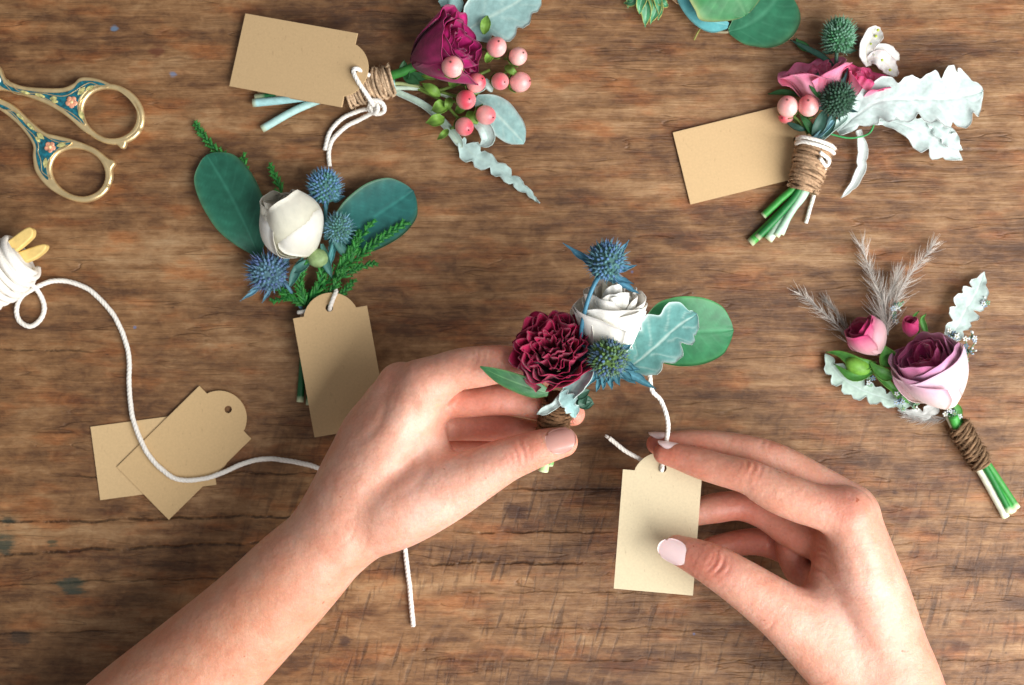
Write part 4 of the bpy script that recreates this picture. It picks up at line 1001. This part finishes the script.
m.build('winding', M['cotton'], ws)
m = MB()
v, f = cord([(22, 268, 42), (28.6, 280.5, 22), (38, 291, 8), (44, 306, 4), (41, 319, 4), (30.6, 326, 4), (19.4, 321, 4), (16.5, 309, 4), (22.5, 296, 7), (36.8, 286.6, 11), (51, 281.5, 6), (67.4, 281.5, 4), (88, 288.7, 4), (102, 301, 4), (114.5, 317, 4), (124, 336, 4), (129, 360, 4), (129.5, 393, 4), (133, 418, 5), (143.5, 446, 6.5), (158.7, 466.5, 7), (176.5, 478.7, 7),
               (202, 479, 7), (222, 473, 6.5), (245, 462.7, 5), (268, 459, 4), (296, 462, 4), (321, 469.5, 4), (360, 492, 4), (392, 520, 4), (404, 545, 4), (408, 575, 4), (411, 600, 4), (413, 626, 4)], 3.7, wob=.25); m.add(v, f, CORD)
m.build('loose_strand', M['cotton'], ws)

paper_tag((211.5, 448), (95.4, 463.4), 'plain kraft tag lying lowest of the two loose tags at lower left', 1.2, 1.2, color=(206, 177, 132))
paper_tag((225.4, 412.2), (142.9, 493.4), 'kraft tag with an open hole lying slanted on top of another loose tag', 3.2, 2.9, color=(204, 174, 128))

# ================================================================== hands: one smooth distance field each
def surface_nets(D, org, h):
    s = D < 0
    nx, ny, nz = D.shape
    c = np.zeros((nx - 1, ny - 1, nz - 1), np.uint8)
    for i in (0, 1):
        for j in (0, 1):
            for k in (0, 1): c += s[i:nx - 1 + i, j:ny - 1 + j, k:nz - 1 + k]
    cells = np.argwhere((c > 0) & (c < 8))
    idx = -np.ones(c.shape, np.int32); idx[tuple(cells.T)] = np.arange(len(cells))
    acc = np.zeros((len(cells), 3)); cnt = np.zeros(len(cells))
    corners = [(i, j, k) for i in (0, 1) for j in (0, 1) for k in (0, 1)]
    for a in corners:
        for axx in range(3):
            if a[axx]: continue
            b_ = list(a); b_[axx] = 1
            da = D[tuple((cells + a).T)]; db = D[tuple((cells + b_).T)]
            m = (da < 0) != (db < 0)
            t = np.where(m, da / np.where(m, da - db, 1), 0)
            p = np.tile(np.array(a, float), (len(cells), 1)); p[:, axx] += t
            acc[m] += p[m]; cnt[m] += 1
    V = (cells + acc / cnt[:, None]) * h + org
    F = []
    for axx in range(3):
        lo = [slice(1, -1)] * 3; lo[axx] = slice(0, -1); hi = [slice(1, -1)] * 3; hi[axx] = slice(1, None)
        A = s[tuple(lo)]; Bq = s[tuple(hi)]
        e = np.argwhere(A != Bq); inside = A[tuple(e.T)]
        off = np.array([1, 1, 1]); off[axx] = 0; e = e + off
        u, w = [(1, 2), (2, 0), (0, 1)][axx]
        def cell(du, dw):
            q = e.copy(); q[:, u] -= du; q[:, w] -= dw; return idx[tuple(q.T)]
        Q = np.stack([cell(0, 0), cell(1, 0), cell(1, 1), cell(0, 1)], 1)
        Q[~inside] = Q[~inside][:, ::-1]
        F.append(Q)
    return V, np.vstack(F)

def smin(a, b_, k):
    hh = np.clip(0.5 + 0.5 * (b_ - a) / k, 0, 1)
    return b_ * (1 - hh) + a * hh - k * hh * (1 - hh)

class Field:
    def __init__(s, lo, hi, h):
        s.h = h; s.lo = np.array(lo, float); n = np.ceil((np.array(hi) - s.lo) / h).astype(int) + 1
        s.ax = [s.lo[i] + h * np.arange(n[i]) for i in range(3)]; s.n = n
    def empty(s): return np.full(s.n, 60.0, np.float32)
    def win(s, lo, hi):
        sl = []
        for i in range(3):
            a = max(0, int((lo[i] - s.lo[i]) / s.h)); b_ = min(s.n[i], int((hi[i] - s.lo[i]) / s.h) + 2)
            sl.append(slice(a, max(a + 1, b_)))
        X, Y, Z = np.meshgrid(*[s.ax[i][sl[i]].astype(np.float32) for i in range(3)], indexing='ij', sparse=True)
        return tuple(sl), X, Y, Z
    def capsule(s, D, a, ra, b_, rb, k, mar=26):
        lo = np.minimum(a - ra, b_ - rb) - mar; hi = np.maximum(a + ra, b_ + rb) + mar
        sl, X, Y, Z = s.win(lo, hi); ab = b_ - a
        t = np.clip(((X - a[0]) * ab[0] + (Y - a[1]) * ab[1] + (Z - a[2]) * ab[2]) / (ab @ ab + 1e-6), 0, 1)
        t2 = t
        d = np.sqrt((X - a[0] - ab[0] * t) ** 2 + (Y - a[1] - ab[1] * t) ** 2 + (Z - a[2] - ab[2] * t) ** 2) - (ra + (rb - ra) * t2)
        D[sl] = smin(D[sl], d.astype(np.float32), k)
    def dent(s, D, c, dirn, w, ext, amp):
        c = np.asarray(c); lo = c - ext * 2.6; hi = c + ext * 2.6
        sl, X, Y, Z = s.win(lo, hi); dd = nrm(dirn)
        u = (X - c[0]) * dd[0] + (Y - c[1]) * dd[1] + (Z - c[2]) * dd[2]
        q = (X - c[0]) ** 2 + (Y - c[1]) ** 2 + (Z - c[2]) ** 2
        u = u + 0.02 * (q - u * u)  # arc
        D[sl] += (amp * np.exp(-(u / w) ** 2) * np.exp(-q / ext ** 2)).astype(np.float32)

def make_hand(name, label, palm, fingers, dents, blobs, nails, lo, hi, at, h=1.45, fk=12.0, nailcol=(226, 178, 164)):
    """palm, fingers: chains of (x, y, z, r) in photo pixels/units"""
    F_ = Field(lo, hi, h)
    Dp = F_.empty()
    C = lambda q: (P(q[0], q[1], q[2]), q[3])
    def sweep(chain):
        Q = np.array([list(P(q[0], q[1], q[2])) + [q[3]] for q in chain], float)
        e = np.vstack([2 * Q[0] - Q[1], Q, 2 * Q[-1] - Q[-2]]); out = []
        for i in range(1, len(e) - 2):
            n = max(1, int(np.linalg.norm(e[i + 1][:3] - e[i][:3]) / 5))
            for k in range(n):
                t = k / n
                out.append(0.5 * ((2 * e[i]) + (-e[i - 1] + e[i + 1]) * t + (2 * e[i - 1] - 5 * e[i] + 4 * e[i + 1] - e[i + 2]) * t * t + (-e[i - 1] + 3 * e[i] - 3 * e[i + 1] + e[i + 2]) * t ** 3))
        out.append(e[-2]); Dc = F_.empty()
        for q0, q1 in zip(out[:-1], out[1:]): F_.capsule(Dc, q0[:3], q0[3], q1[:3], q1[3], 0.02)
        return Dc
    for chain, k in palm: Dp = smin(Dp, sweep(chain), k)
    D = Dp.copy()
    for chain in fingers:
        Df = sweep(chain)
        D = np.minimum(D, smin(Dp, Df, fk)) if True else D
    for (x, y, z, dx, dy, dz, w, ext, amp) in dents:
        F_.dent(D, P(x, y, z), (dx, -dy, dz), w, ext, amp)
    V, Q = surface_nets(D, F_.lo, h)
    V = V[:, :]
    base = np.array(lin(212, 163, 141)); Cc = np.tile(base, (len(V), 1))
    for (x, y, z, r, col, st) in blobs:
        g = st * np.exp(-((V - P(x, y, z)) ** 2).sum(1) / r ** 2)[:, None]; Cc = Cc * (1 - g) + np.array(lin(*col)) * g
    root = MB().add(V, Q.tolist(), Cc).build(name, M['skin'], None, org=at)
    props(root, label, 'hand', 'hands of the florist')
    for nl in nails:
        c, ax, no, r, L, hw = nl[:6]
        c = P(*c); ax = nrm((ax[0], -ax[1], ax[2])); no = np.array((no[0], -no[1], no[2]), float); no = nrm(no - ax * (no @ ax)); sd = np.cross(ax, no)
        nu, nv = 15, 13; G = []
        for i in range(nu):
            t = -1 + 2 * i / (nu - 1)
            for j in range(nv):
                s_ = -1 + 2 * j / (nv - 1)
                # rounded plate: disc-square blend
                k = math.sqrt(max(0, 1 - .50 * s_ * s_)); tt = t * k; kk = math.sqrt(max(0, 1 - .55 * t * t)); ss = s_ * kk
                ang = ss * hw
                G.append(c + ax * tt * L + (no * math.cos(ang) + sd * math.sin(ang)) * (r + 0.5 - (0.9 * max(0, -tt) ** 4) - 0.8 * abs(ss) ** 5 - 0.5 * max(0, tt) ** 3))
        V2, F2 = thick(np.array(G), nu, nv, -1.1) if False else thick(np.array(G), nu, nv, 1.1)
        Cn = np.tile(np.array(lin(*nailcol)), (len(V2), 1))
        tipc = np.array(lin(236, 222, 208))
        for i in range(nu):
            if i >= nu - 2: Cn[i * nv:(i + 1) * nv] = tipc
        MB().add(V2, F2, Cn).build('fingernail', M['nail'], root)
    return root

LH_palm = [
    ([(70, 800, 70, 70), (132, 731, 72, 62), (200, 668, 74, 55), (256, 615, 80, 49), (300, 570, 86, 45), (340, 531, 90, 38)], 10),
    ([(340, 529, 92, 37), (372, 470, 104, 33), (424, 388, 116, 22.5)], 14),        # index ray
    ([(338, 528, 88, 38), (366, 460, 92, 33), (401, 386, 98, 22.5)], 12),          # middle ray
    ([(336, 528, 80, 34), (358, 465, 74, 30), (386, 402, 74, 21)], 12),
    ([(336, 530, 74, 32), (354, 475, 60, 27), (376, 424, 50, 20)], 12),
    ([(362, 524, 92, 34), (396, 507, 102, 39), (436, 492, 112, 33), (474, 476, 120, 25), (503, 461.5, 124, 20.5), (525, 453, 126, 18.2), (546, 446, 127, 16), (562.5, 442, 127, 14)], 7),  # thumb
    ([(424, 405, 100, 18), (424, 440, 98, 22), (432, 480, 100, 28)], 12),
    ([(380, 440, 80, 34), (400, 480, 88, 34)], 14)]
LH_f = [
    [(424, 385, 116, 23), (455, 371, 123, 19.5), (480, 366.5, 126, 18.8), (505, 364, 124, 17), (524, 366, 120, 15.5), (548, 375, 112, 13)],
    [(404, 396, 94, 21), (440, 400, 94, 17), (468, 402, 97, 14.5), (492, 400, 99, 14.5), (520, 402, 99, 13.5), (548, 409, 97, 12.5), (573, 414, 95, 11.2)],
    [(392, 415, 68, 20), (430, 423, 70, 17), (462, 425, 72, 14.8), (490, 427, 76, 13.5), (515, 430, 80, 12.5), (545, 434, 80, 11)],
    [(382, 438, 45, 18), (430, 447, 50, 15), (462, 448, 54, 12.5), (495, 449, 60, 11.5), (520, 447, 60, 10)]]
LH_d = [(520, 437, 142, 1, -.25, 0, 1.5, 9, 1.1), (524, 452, 146, 1, -.25, 0, 1.5, 11, 1.3), (517, 455, 146, 1, -.3, 0, 1.3, 10, 1.0), (530, 450, 145, 1, -.2, 0, 1.2, 9, .8), (511, 458, 146, 1, -.3, 0, 1.2, 8, .6),
        (466, 388, 118, 1, .15, 0, 2.0, 8, 1.6), (448, 402, 112, .7, .7, 0, 2.2, 9, 1.8), (478, 354, 142, 1, .1, 0, 1.3, 9, .8), (484, 355, 143, 1, .1, 0, 1.2, 9, .7), (473, 356, 142, 1, .1, 0, 1.2, 8, .6), (490, 356, 142, 1, .1, 0, 1.2, 7, .5), (404, 366, 134, .6, -.7, 0, 1.6, 9, .5), (412, 362, 134, .6, -.7, 0, 1.6, 9, .5),
        (462, 446, 114, .3, 1, 0, 2.2, 10, 2.0), (452, 436, 112, .9, -.3, 0, 2.4, 10, 1.8), (400, 364, 126, .8, -.5, .2, 5, 12, 1.6), (414, 430, 134, .9, .35, 0, 7, 24, 1.4), (384, 420, 124, .9, .35, 0, 6, 22, 1.2),
        (350, 538, 128, .75, .65, 0, 1.6, 16, .5), (362, 552, 122, .75, .65, 0, 1.6, 14, .5), (440, 520, 140, .6, .8, 0, 1.6, 16, .35), (426, 470, 138, .9, .3, 0, 5, 26, .8), (540, 430, 138, .9, -.2, 0, 1.3, 7, .5), (470, 396, 118, .2, 1, 0, 1.3, 8, 1.2), (456, 430, 118, .8, -.5, 0, 1.4, 9, 1.2), (466, 455, 126, .4, .9, 0, 1.5, 10, 1.0), (478, 462, 132, .3, .9, 0, 1.3, 10, .6), (492, 387, 112, 1, 0, 0, 1.6, 6, 1.0), (500, 412, 112, 1, 0, 0, 1.4, 6, .8), (440, 410, 125, .8, .6, 0, 1.6, 9, .9)]
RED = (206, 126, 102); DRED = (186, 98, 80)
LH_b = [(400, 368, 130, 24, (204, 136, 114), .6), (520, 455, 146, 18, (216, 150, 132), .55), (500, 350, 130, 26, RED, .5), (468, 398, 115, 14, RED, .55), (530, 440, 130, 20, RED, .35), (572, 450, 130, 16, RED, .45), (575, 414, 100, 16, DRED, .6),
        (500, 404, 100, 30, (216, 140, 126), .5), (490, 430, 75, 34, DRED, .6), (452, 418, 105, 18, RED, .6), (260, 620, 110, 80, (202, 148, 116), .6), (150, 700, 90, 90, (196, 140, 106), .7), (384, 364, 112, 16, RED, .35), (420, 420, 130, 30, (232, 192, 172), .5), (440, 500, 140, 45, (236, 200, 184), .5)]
LH_n = [((560.5, 442.5, 127), (.97, -.24, 0), (.05, -.22, 1), 15.0, 14.5, .82)]
make_hand('hand', 'left hand and forearm pinching the binding of the raised boutonniere', LH_palm, LH_f, LH_d, LH_b, LH_n,
          (-505, -525, -8), (90, 12, 160), P(300, 560, 0), nailcol=(196, 146, 134))

RH_palm = [
    ([(985, 860, 84, 60), (935, 770, 88, 52), (905, 715, 90, 46), (889, 680, 94, 43)], 14),
    ([(890, 685, 96, 42), (870, 600, 116, 32), (852, 530, 130, 23), (846, 514, 130, 20.5)], 16),
    ([(890, 680, 92, 40), (876, 600, 100, 32), (856, 520, 110, 23)], 12),
    ([(886, 680, 82, 36), (868, 600, 80, 30), (850, 540, 82, 22)], 12),
    ([(880, 680, 74, 34), (858, 610, 64, 28), (840, 566, 56, 21)], 12),
    ([(886, 690, 92, 40), (846, 660, 100, 40), (812, 632, 110, 34), (779, 609, 120, 26.5), (742, 583.5, 125, 22), (716, 567, 124, 19.6), (698, 558, 120, 17), (677, 549.5, 114, 13.4)], 10),
    ([(838, 545, 104, 20), (834, 590, 100, 26), (820, 625, 104, 30)], 12),
    ([(862, 590, 90, 34), (872, 640, 90, 38)], 14)]
RH_f = [
    [(846, 512, 131, 22.5), (815, 506, 133, 20), (784, 495, 132, 19.5), (765, 486, 130, 18), (748, 477, 128, 16), (722, 470, 121, 14.8), (700, 463.5, 114, 14.2), (680, 457, 108, 12.2), (664, 453.5, 104, 10)],
    [(850, 507, 110, 22), (815, 483, 110, 18), (786, 465, 108, 16), (760, 453.5, 105, 14.5), (725, 445.5, 98, 12.8), (692, 442.5, 92, 12), (657, 444, 86, 10)],
    [(846, 540, 82, 22), (812, 540, 76, 18), (786, 528, 68, 16), (764, 514, 62, 14.5), (740, 506, 60, 14), (716, 508, 62, 14.5), (690, 514, 66, 12)],
    [(812, 516, 66, 14), (794, 540, 60, 17), (796, 566, 62, 14), (812, 584, 70, 14)],
    [(838, 566, 56, 20), (806, 560, 50, 16.5), (784, 548, 44, 15), (760, 542, 40, 13.5), (738, 543, 38, 12.5), (712, 548, 40, 11)]]
RH_d = [(800, 574, 118, .25, -1, 0, 1.6, 13, 1.8), (822, 520, 130, .2, -1, 0, 3, 14, 1.2), (780, 512, 124, .3, -1, 0, 1.3, 7, .8), (725, 486, 116, .95, -.2, 0, 1.3, 8, .8), (806, 524, 124, .2, -1, 0, 1.3, 12, 1.4), (816, 540, 120, .25, -1, 0, 1.3, 12, 1.5), (826, 556, 118, .3, -1, 0, 1.3, 12, 1.3), (812, 574, 116, .4, -.9, 0, 1.3, 11, 1.2), (695, 470, 112, .9, -.1, 0, 1.2, 7, .6), (770, 628, 140, .8, .5, 0, 1.5, 12, .5), (722, 566, 144, .85, .52, 0, 1.5, 11, 1.5), (716, 563, 144, .85, .52, 0, 1.4, 10, 1.3), (729, 571, 147, .85, .52, 0, 1.3, 10, 1.0), (712, 560, 143, .85, .52, 0, 1.2, 9, .8),
        (756, 464, 142, .9, .3, 0, 1.4, 9, 1.3), (750, 461, 142, .9, .3, 0, 1.2, 9, 1.1), (763, 467, 143, .85, .4, 0, 1.3, 9, 1.0), (744, 459, 140, .9, .3, 0, 1.1, 7, .6), (746, 492, 124, .9, -.2, 0, 1.5, 7, 1.1), (700, 474, 114, .9, -.1, 0, 1.3, 6, .9),
        (770, 444, 116, .85, .4, 0, 1.4, 6, .6), (764, 441, 115, .85, .4, 0, 1.4, 6, .6), (800, 516, 126, .5, -.9, 0, 2.0, 9, 1.8), (812, 530, 118, .3, -1, 0, 2.2, 11, 2.2), (820, 548, 114, .2, -1, 0, 2.0, 11, 1.8), (822, 570, 112, .5, -.9, 0, 2.2, 12, 2.0), (800, 580, 110, .2, -1, 0, 2.0, 9, 1.6),
        (862, 560, 138, .9, -.4, 0, 6, 20, 1.2), (770, 544, 54, .95, 0, 0, 1.6, 12, 2.2)]
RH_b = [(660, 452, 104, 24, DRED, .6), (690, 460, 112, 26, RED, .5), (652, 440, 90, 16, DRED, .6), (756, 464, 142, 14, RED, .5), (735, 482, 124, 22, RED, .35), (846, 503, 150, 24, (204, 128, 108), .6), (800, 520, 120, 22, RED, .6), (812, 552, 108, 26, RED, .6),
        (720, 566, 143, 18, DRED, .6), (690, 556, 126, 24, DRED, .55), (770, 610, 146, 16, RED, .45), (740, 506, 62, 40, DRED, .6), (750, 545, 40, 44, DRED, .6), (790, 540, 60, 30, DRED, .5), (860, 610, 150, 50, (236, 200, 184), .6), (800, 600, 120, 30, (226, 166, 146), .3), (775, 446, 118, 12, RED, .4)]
RH_n = [((677, 549.5, 114), (-.87, -.42, -.3), (-.34, .05, .94), 14.2, 15.0, .84),
        ((667, 454, 104.5), (-.97, -.14, -.1), (-.1, -.97, .22), 10.2, 10, .8),
        ((659, 444.5, 86.5), (-.98, -.03, -.1), (-.08, -.98, .16), 10.1, 10, .8)]
make_hand('hand', 'right hand holding a pale tag between thumb and fingertips', RH_palm, RH_f, RH_d, RH_b, RH_n,
          (90, -585, -8), (560, -60, 170), P(870, 600, 0), nailcol=(238, 206, 204))

paper_tag((662.3, 472.5), (653.2, 592), 'pale kraft tag pinched between thumb and fingers of the right hand', 88, 92, size=1.0, color=(214, 200, 166), tiltside=math.radians(-4))
m = MB()
for pts in ([(646, 366, 118), (649, 372, 120), (652, 390, 118), (661, 400, 116), (667, 418, 116), (668, 430, 110), (667, 439, 102), (665, 447, 92), (663, 458, 89), (662, 471, 90), (660, 462, 84), (650, 464, 82), (638, 458, 80), (624, 450, 78), (609, 438, 76)],):
    v, f = cord(pts, 3.2, wob=.2); m.add(v, f, CORD)
m2 = r_
for k in range(10):
    p = P(610, 439, 76); d = np.array([-2.5 + r_.uniform(-1.5, 1), 2.0 + r_.uniform(-1.5, 1.5), r_.uniform(-1, 1)]) * 1.3
    v, f = tube(np.array([p, p + d]), [.6, .3], 4); m.add(v, f, CORD)
o = m.build('tag_string', M['cotton']); props(o, 'white string joining the raised boutonniere to the tag in the right hand', 'string', 'white strings on tags')

# ================================================================== boutonniere 3: the one held up
b = thing('boutonniere', 'raised boutonniere with a ruffled burgundy flower and white rose, held in the left hand', 'boutonniere', P(555, 420, 105), 'boutonnieres')
twine_wrap(b, (561, 399, 122), (550, 434, 100), 14, 12, 9, (112, 84, 60), 2.2, seed=41, fuzz=140)
stems(b, [([(552, 428, 104), (547, 450, 98), (543, 471, 94)], 5.0, (170, 204, 140)), ([(556, 428, 104), (553, 448, 98), (549, 465, 94)], 4.0, (110, 160, 90))])
m = MB(); leaf(m, [(640, 332, 112), (662, 332, 116), (695, 331, 114), (733, 330, 106)], [6, 25, 31, 32, 30, 24, 13], lin(18, 118, 66), lin(70, 146, 80), lin(48, 142, 88), nu=70, nv=25, cup=.1, bend=3, veins=8); m.build('leaf', M['leafy'], b)
m = MB(); leaf(m, [(548, 393, 146), (528, 387, 154), (502, 377, 158), (480, 366.5, 158)], [3, 7.5, 8.5, 8, 7, 4.5, .6], lin(36, 104, 52), lin(110, 150, 90), lin(86, 140, 84), nu=50, nv=15, cup=.2, veins=6, tipround=0); m.build('leaf', M['leafy'], b)
m = MB(); leaf(m, [(618, 374, 130), (634, 364, 140), (655, 347, 148), (678, 326, 146), (697, 314, 136)], [4, 13, 24, 26, 25, 20, 7], lin(96, 156, 150), DUSTE, DUSTV, lobes=5, lobe_amp=.2, cup=.1, ruffle=1.0, nu=100, nv=23, veins=5, rib=1.0, wr=[4, 13, 20, 23, 21, 19, 7]); m.build_each('downy_leaf', M['dusty'], b)
flower_part('rose', b, P(609, 366, 124), (-.02, .90, .40), [
    dict(n=3, r=28, h=64, close=.56, c0=WH0, c1=WH1, flare=5, ruf=1.8, span=2.9, rot=.58, point=.2), dict(n=3, r=26, h=67, close=.60, c0=WH0, c1=WH1, flare=5, ruf=2.2, span=2.8, rot=.1), dict(n=4, r=22, h=73, close=.62, c0=WH0, c1=WH1, flare=3.5, ruf=2.2, span=2.3),
    dict(n=4, r=18, h=79, close=.62, c0=lin(238, 234, 200), c1=WH1, flare=2, ruf=1.8, span=2.3), dict(n=3, r=12, h=82, close=.62, c0=lin(240, 234, 200), c1=WH1, ruf=1.4, span=2.5), dict(n=3, r=7, h=81, close=.6, c0=lin(240, 232, 196), c1=WH0, span=2.8)], 'petal', 43)
flower_part('ruffled_flower', b, P(557, 366, 122), (-.14, .46, .88), [
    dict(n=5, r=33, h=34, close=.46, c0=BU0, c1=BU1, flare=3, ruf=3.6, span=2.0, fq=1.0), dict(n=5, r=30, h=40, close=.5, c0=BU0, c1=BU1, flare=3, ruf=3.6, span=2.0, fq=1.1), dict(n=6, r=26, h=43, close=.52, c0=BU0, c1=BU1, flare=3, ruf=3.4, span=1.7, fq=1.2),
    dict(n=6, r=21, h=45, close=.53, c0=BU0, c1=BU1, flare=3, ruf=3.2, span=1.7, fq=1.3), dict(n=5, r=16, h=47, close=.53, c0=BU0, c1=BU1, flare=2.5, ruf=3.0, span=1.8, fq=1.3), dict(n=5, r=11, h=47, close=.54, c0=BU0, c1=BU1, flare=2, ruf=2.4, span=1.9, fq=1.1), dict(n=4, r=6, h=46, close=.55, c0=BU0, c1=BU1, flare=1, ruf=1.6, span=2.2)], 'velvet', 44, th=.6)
thistle(b, P(606.5, 261, 172), 17, (.05, .55, .8), [(563, 243, 162), (573, 249, 158), (637, 265, 164), (640, 294, 158), (616, 284, 160), (590, 246, 156), (634, 284, 166), (629, 240, 160)], (84, 116, 160), (76, 118, 112), (66, 122, 146), seed=45, spike=5, stem=[(596, 281, 174), (588, 300, 174), (582, 325, 162), (580, 350, 140)], bw=3.8)
thistle(b, P(608, 358, 166), 17.5, (0, .1, 1), [(656, 389, 148), (581, 345, 160), (602, 318, 164), (590, 384, 150), (603, 390, 150), (620, 386, 152), (614, 334, 160), (640, 370, 150), (584, 370, 156), (574, 352, 154), (612, 390, 150), (632, 344, 156), (596, 392, 148), (636, 384, 150), (578, 360, 156)], (72, 96, 132), (88, 118, 58), (60, 116, 130), seed=46, spike=3.6, n=280, stem=[(600, 372, 140), (575, 395, 124)], bw=6.0)
m = MB(); leaf(m, [(566, 400, 140), (574, 388, 146), (584, 376, 150), (592, 364, 146)], [4, 8, 10, 8, 2], DUST, DUSTE, DUSTV, nu=40, nv=13, cup=.5, ruffle=.7, veins=3, roll=20)
leaf(m, [(566, 392, 144), (556, 404, 142), (548, 409, 138), (537, 414, 134)], [4, 4, 3.5, 4, 1], DUSTE, nu=36, nv=11, cup=.5, ruffle=.5, veins=0); leaf(m, [(562, 392, 146), (569, 402, 146), (573, 410, 140), (575, 418, 134)], [5, 8, 8, 5, 1], DUST, DUSTE, nu=36, nv=13, cup=.3, ruffle=.7, veins=3, lobes=3, lobe_amp=.3)
m.build_each('downy_leaf', M['dusty'], b)
m = MB()
for q, w in [([(572, 398, 130), (584, 402, 128), (594, 404, 122)], 6), ([(586, 396, 136), (582, 404, 130), (592, 402, 126)], 4), ([(568, 390, 134), (578, 394, 138), (590, 390, 134)], 5)]:
    leaf(m, q, [2, w, w, .5], lin(34, 84, 62), nu=20, nv=9, cup=.3, veins=0)
m.build_each('small_leaf', M['green'], b)

# ================================================================== camera, light, world
cam = bpy.data.cameras.new('Camera'); co = bpy.data.objects.new('Camera', cam); COL.objects.link(co)
co.location = (0, 0, H * S); co.rotation_euler = (0, 0, 0)
cam.sensor_width = 36; cam.lens = 36 * H / 1024.0; cam.clip_start = 0.02; cam.clip_end = 50
cam.dof.use_dof = True; cam.dof.focus_distance = (H - 110) * S; cam.dof.aperture_fstop = 7.0
scene.camera = co

def area(name, loc, target, size, power, col):
    l = bpy.data.lights.new(name, 'AREA'); l.shape = 'RECTANGLE'; l.size = size[0]; l.size_y = size[1]; l.energy = power; l.color = col
    o = bpy.data.objects.new(name, l); COL.objects.link(o); o.location = loc
    o.rotation_euler = (Vector(target) - Vector(loc)).to_track_quat('-Z', 'Y').to_euler(); return o
area('window_light', (1.15, -0.72, 1.12), (0.05, 0.0, 0), (1.7, 1.7), 81, (1.0, 0.98, 0.972))
w = bpy.data.worlds.new('World'); scene.world = w; w.use_nodes = True
bg = w.node_tree.nodes['Background']; bg.inputs[0].default_value = (0.97, 0.97, 1.0, 1); bg.inputs[1].default_value = 0.28
scene.view_settings.view_transform = 'Standard'; scene.view_settings.look = 'None'; scene.view_settings.exposure = 0; scene.view_settings.gamma = 1
scene.cycles.max_bounces = 8; scene.cycles.use_denoising = True
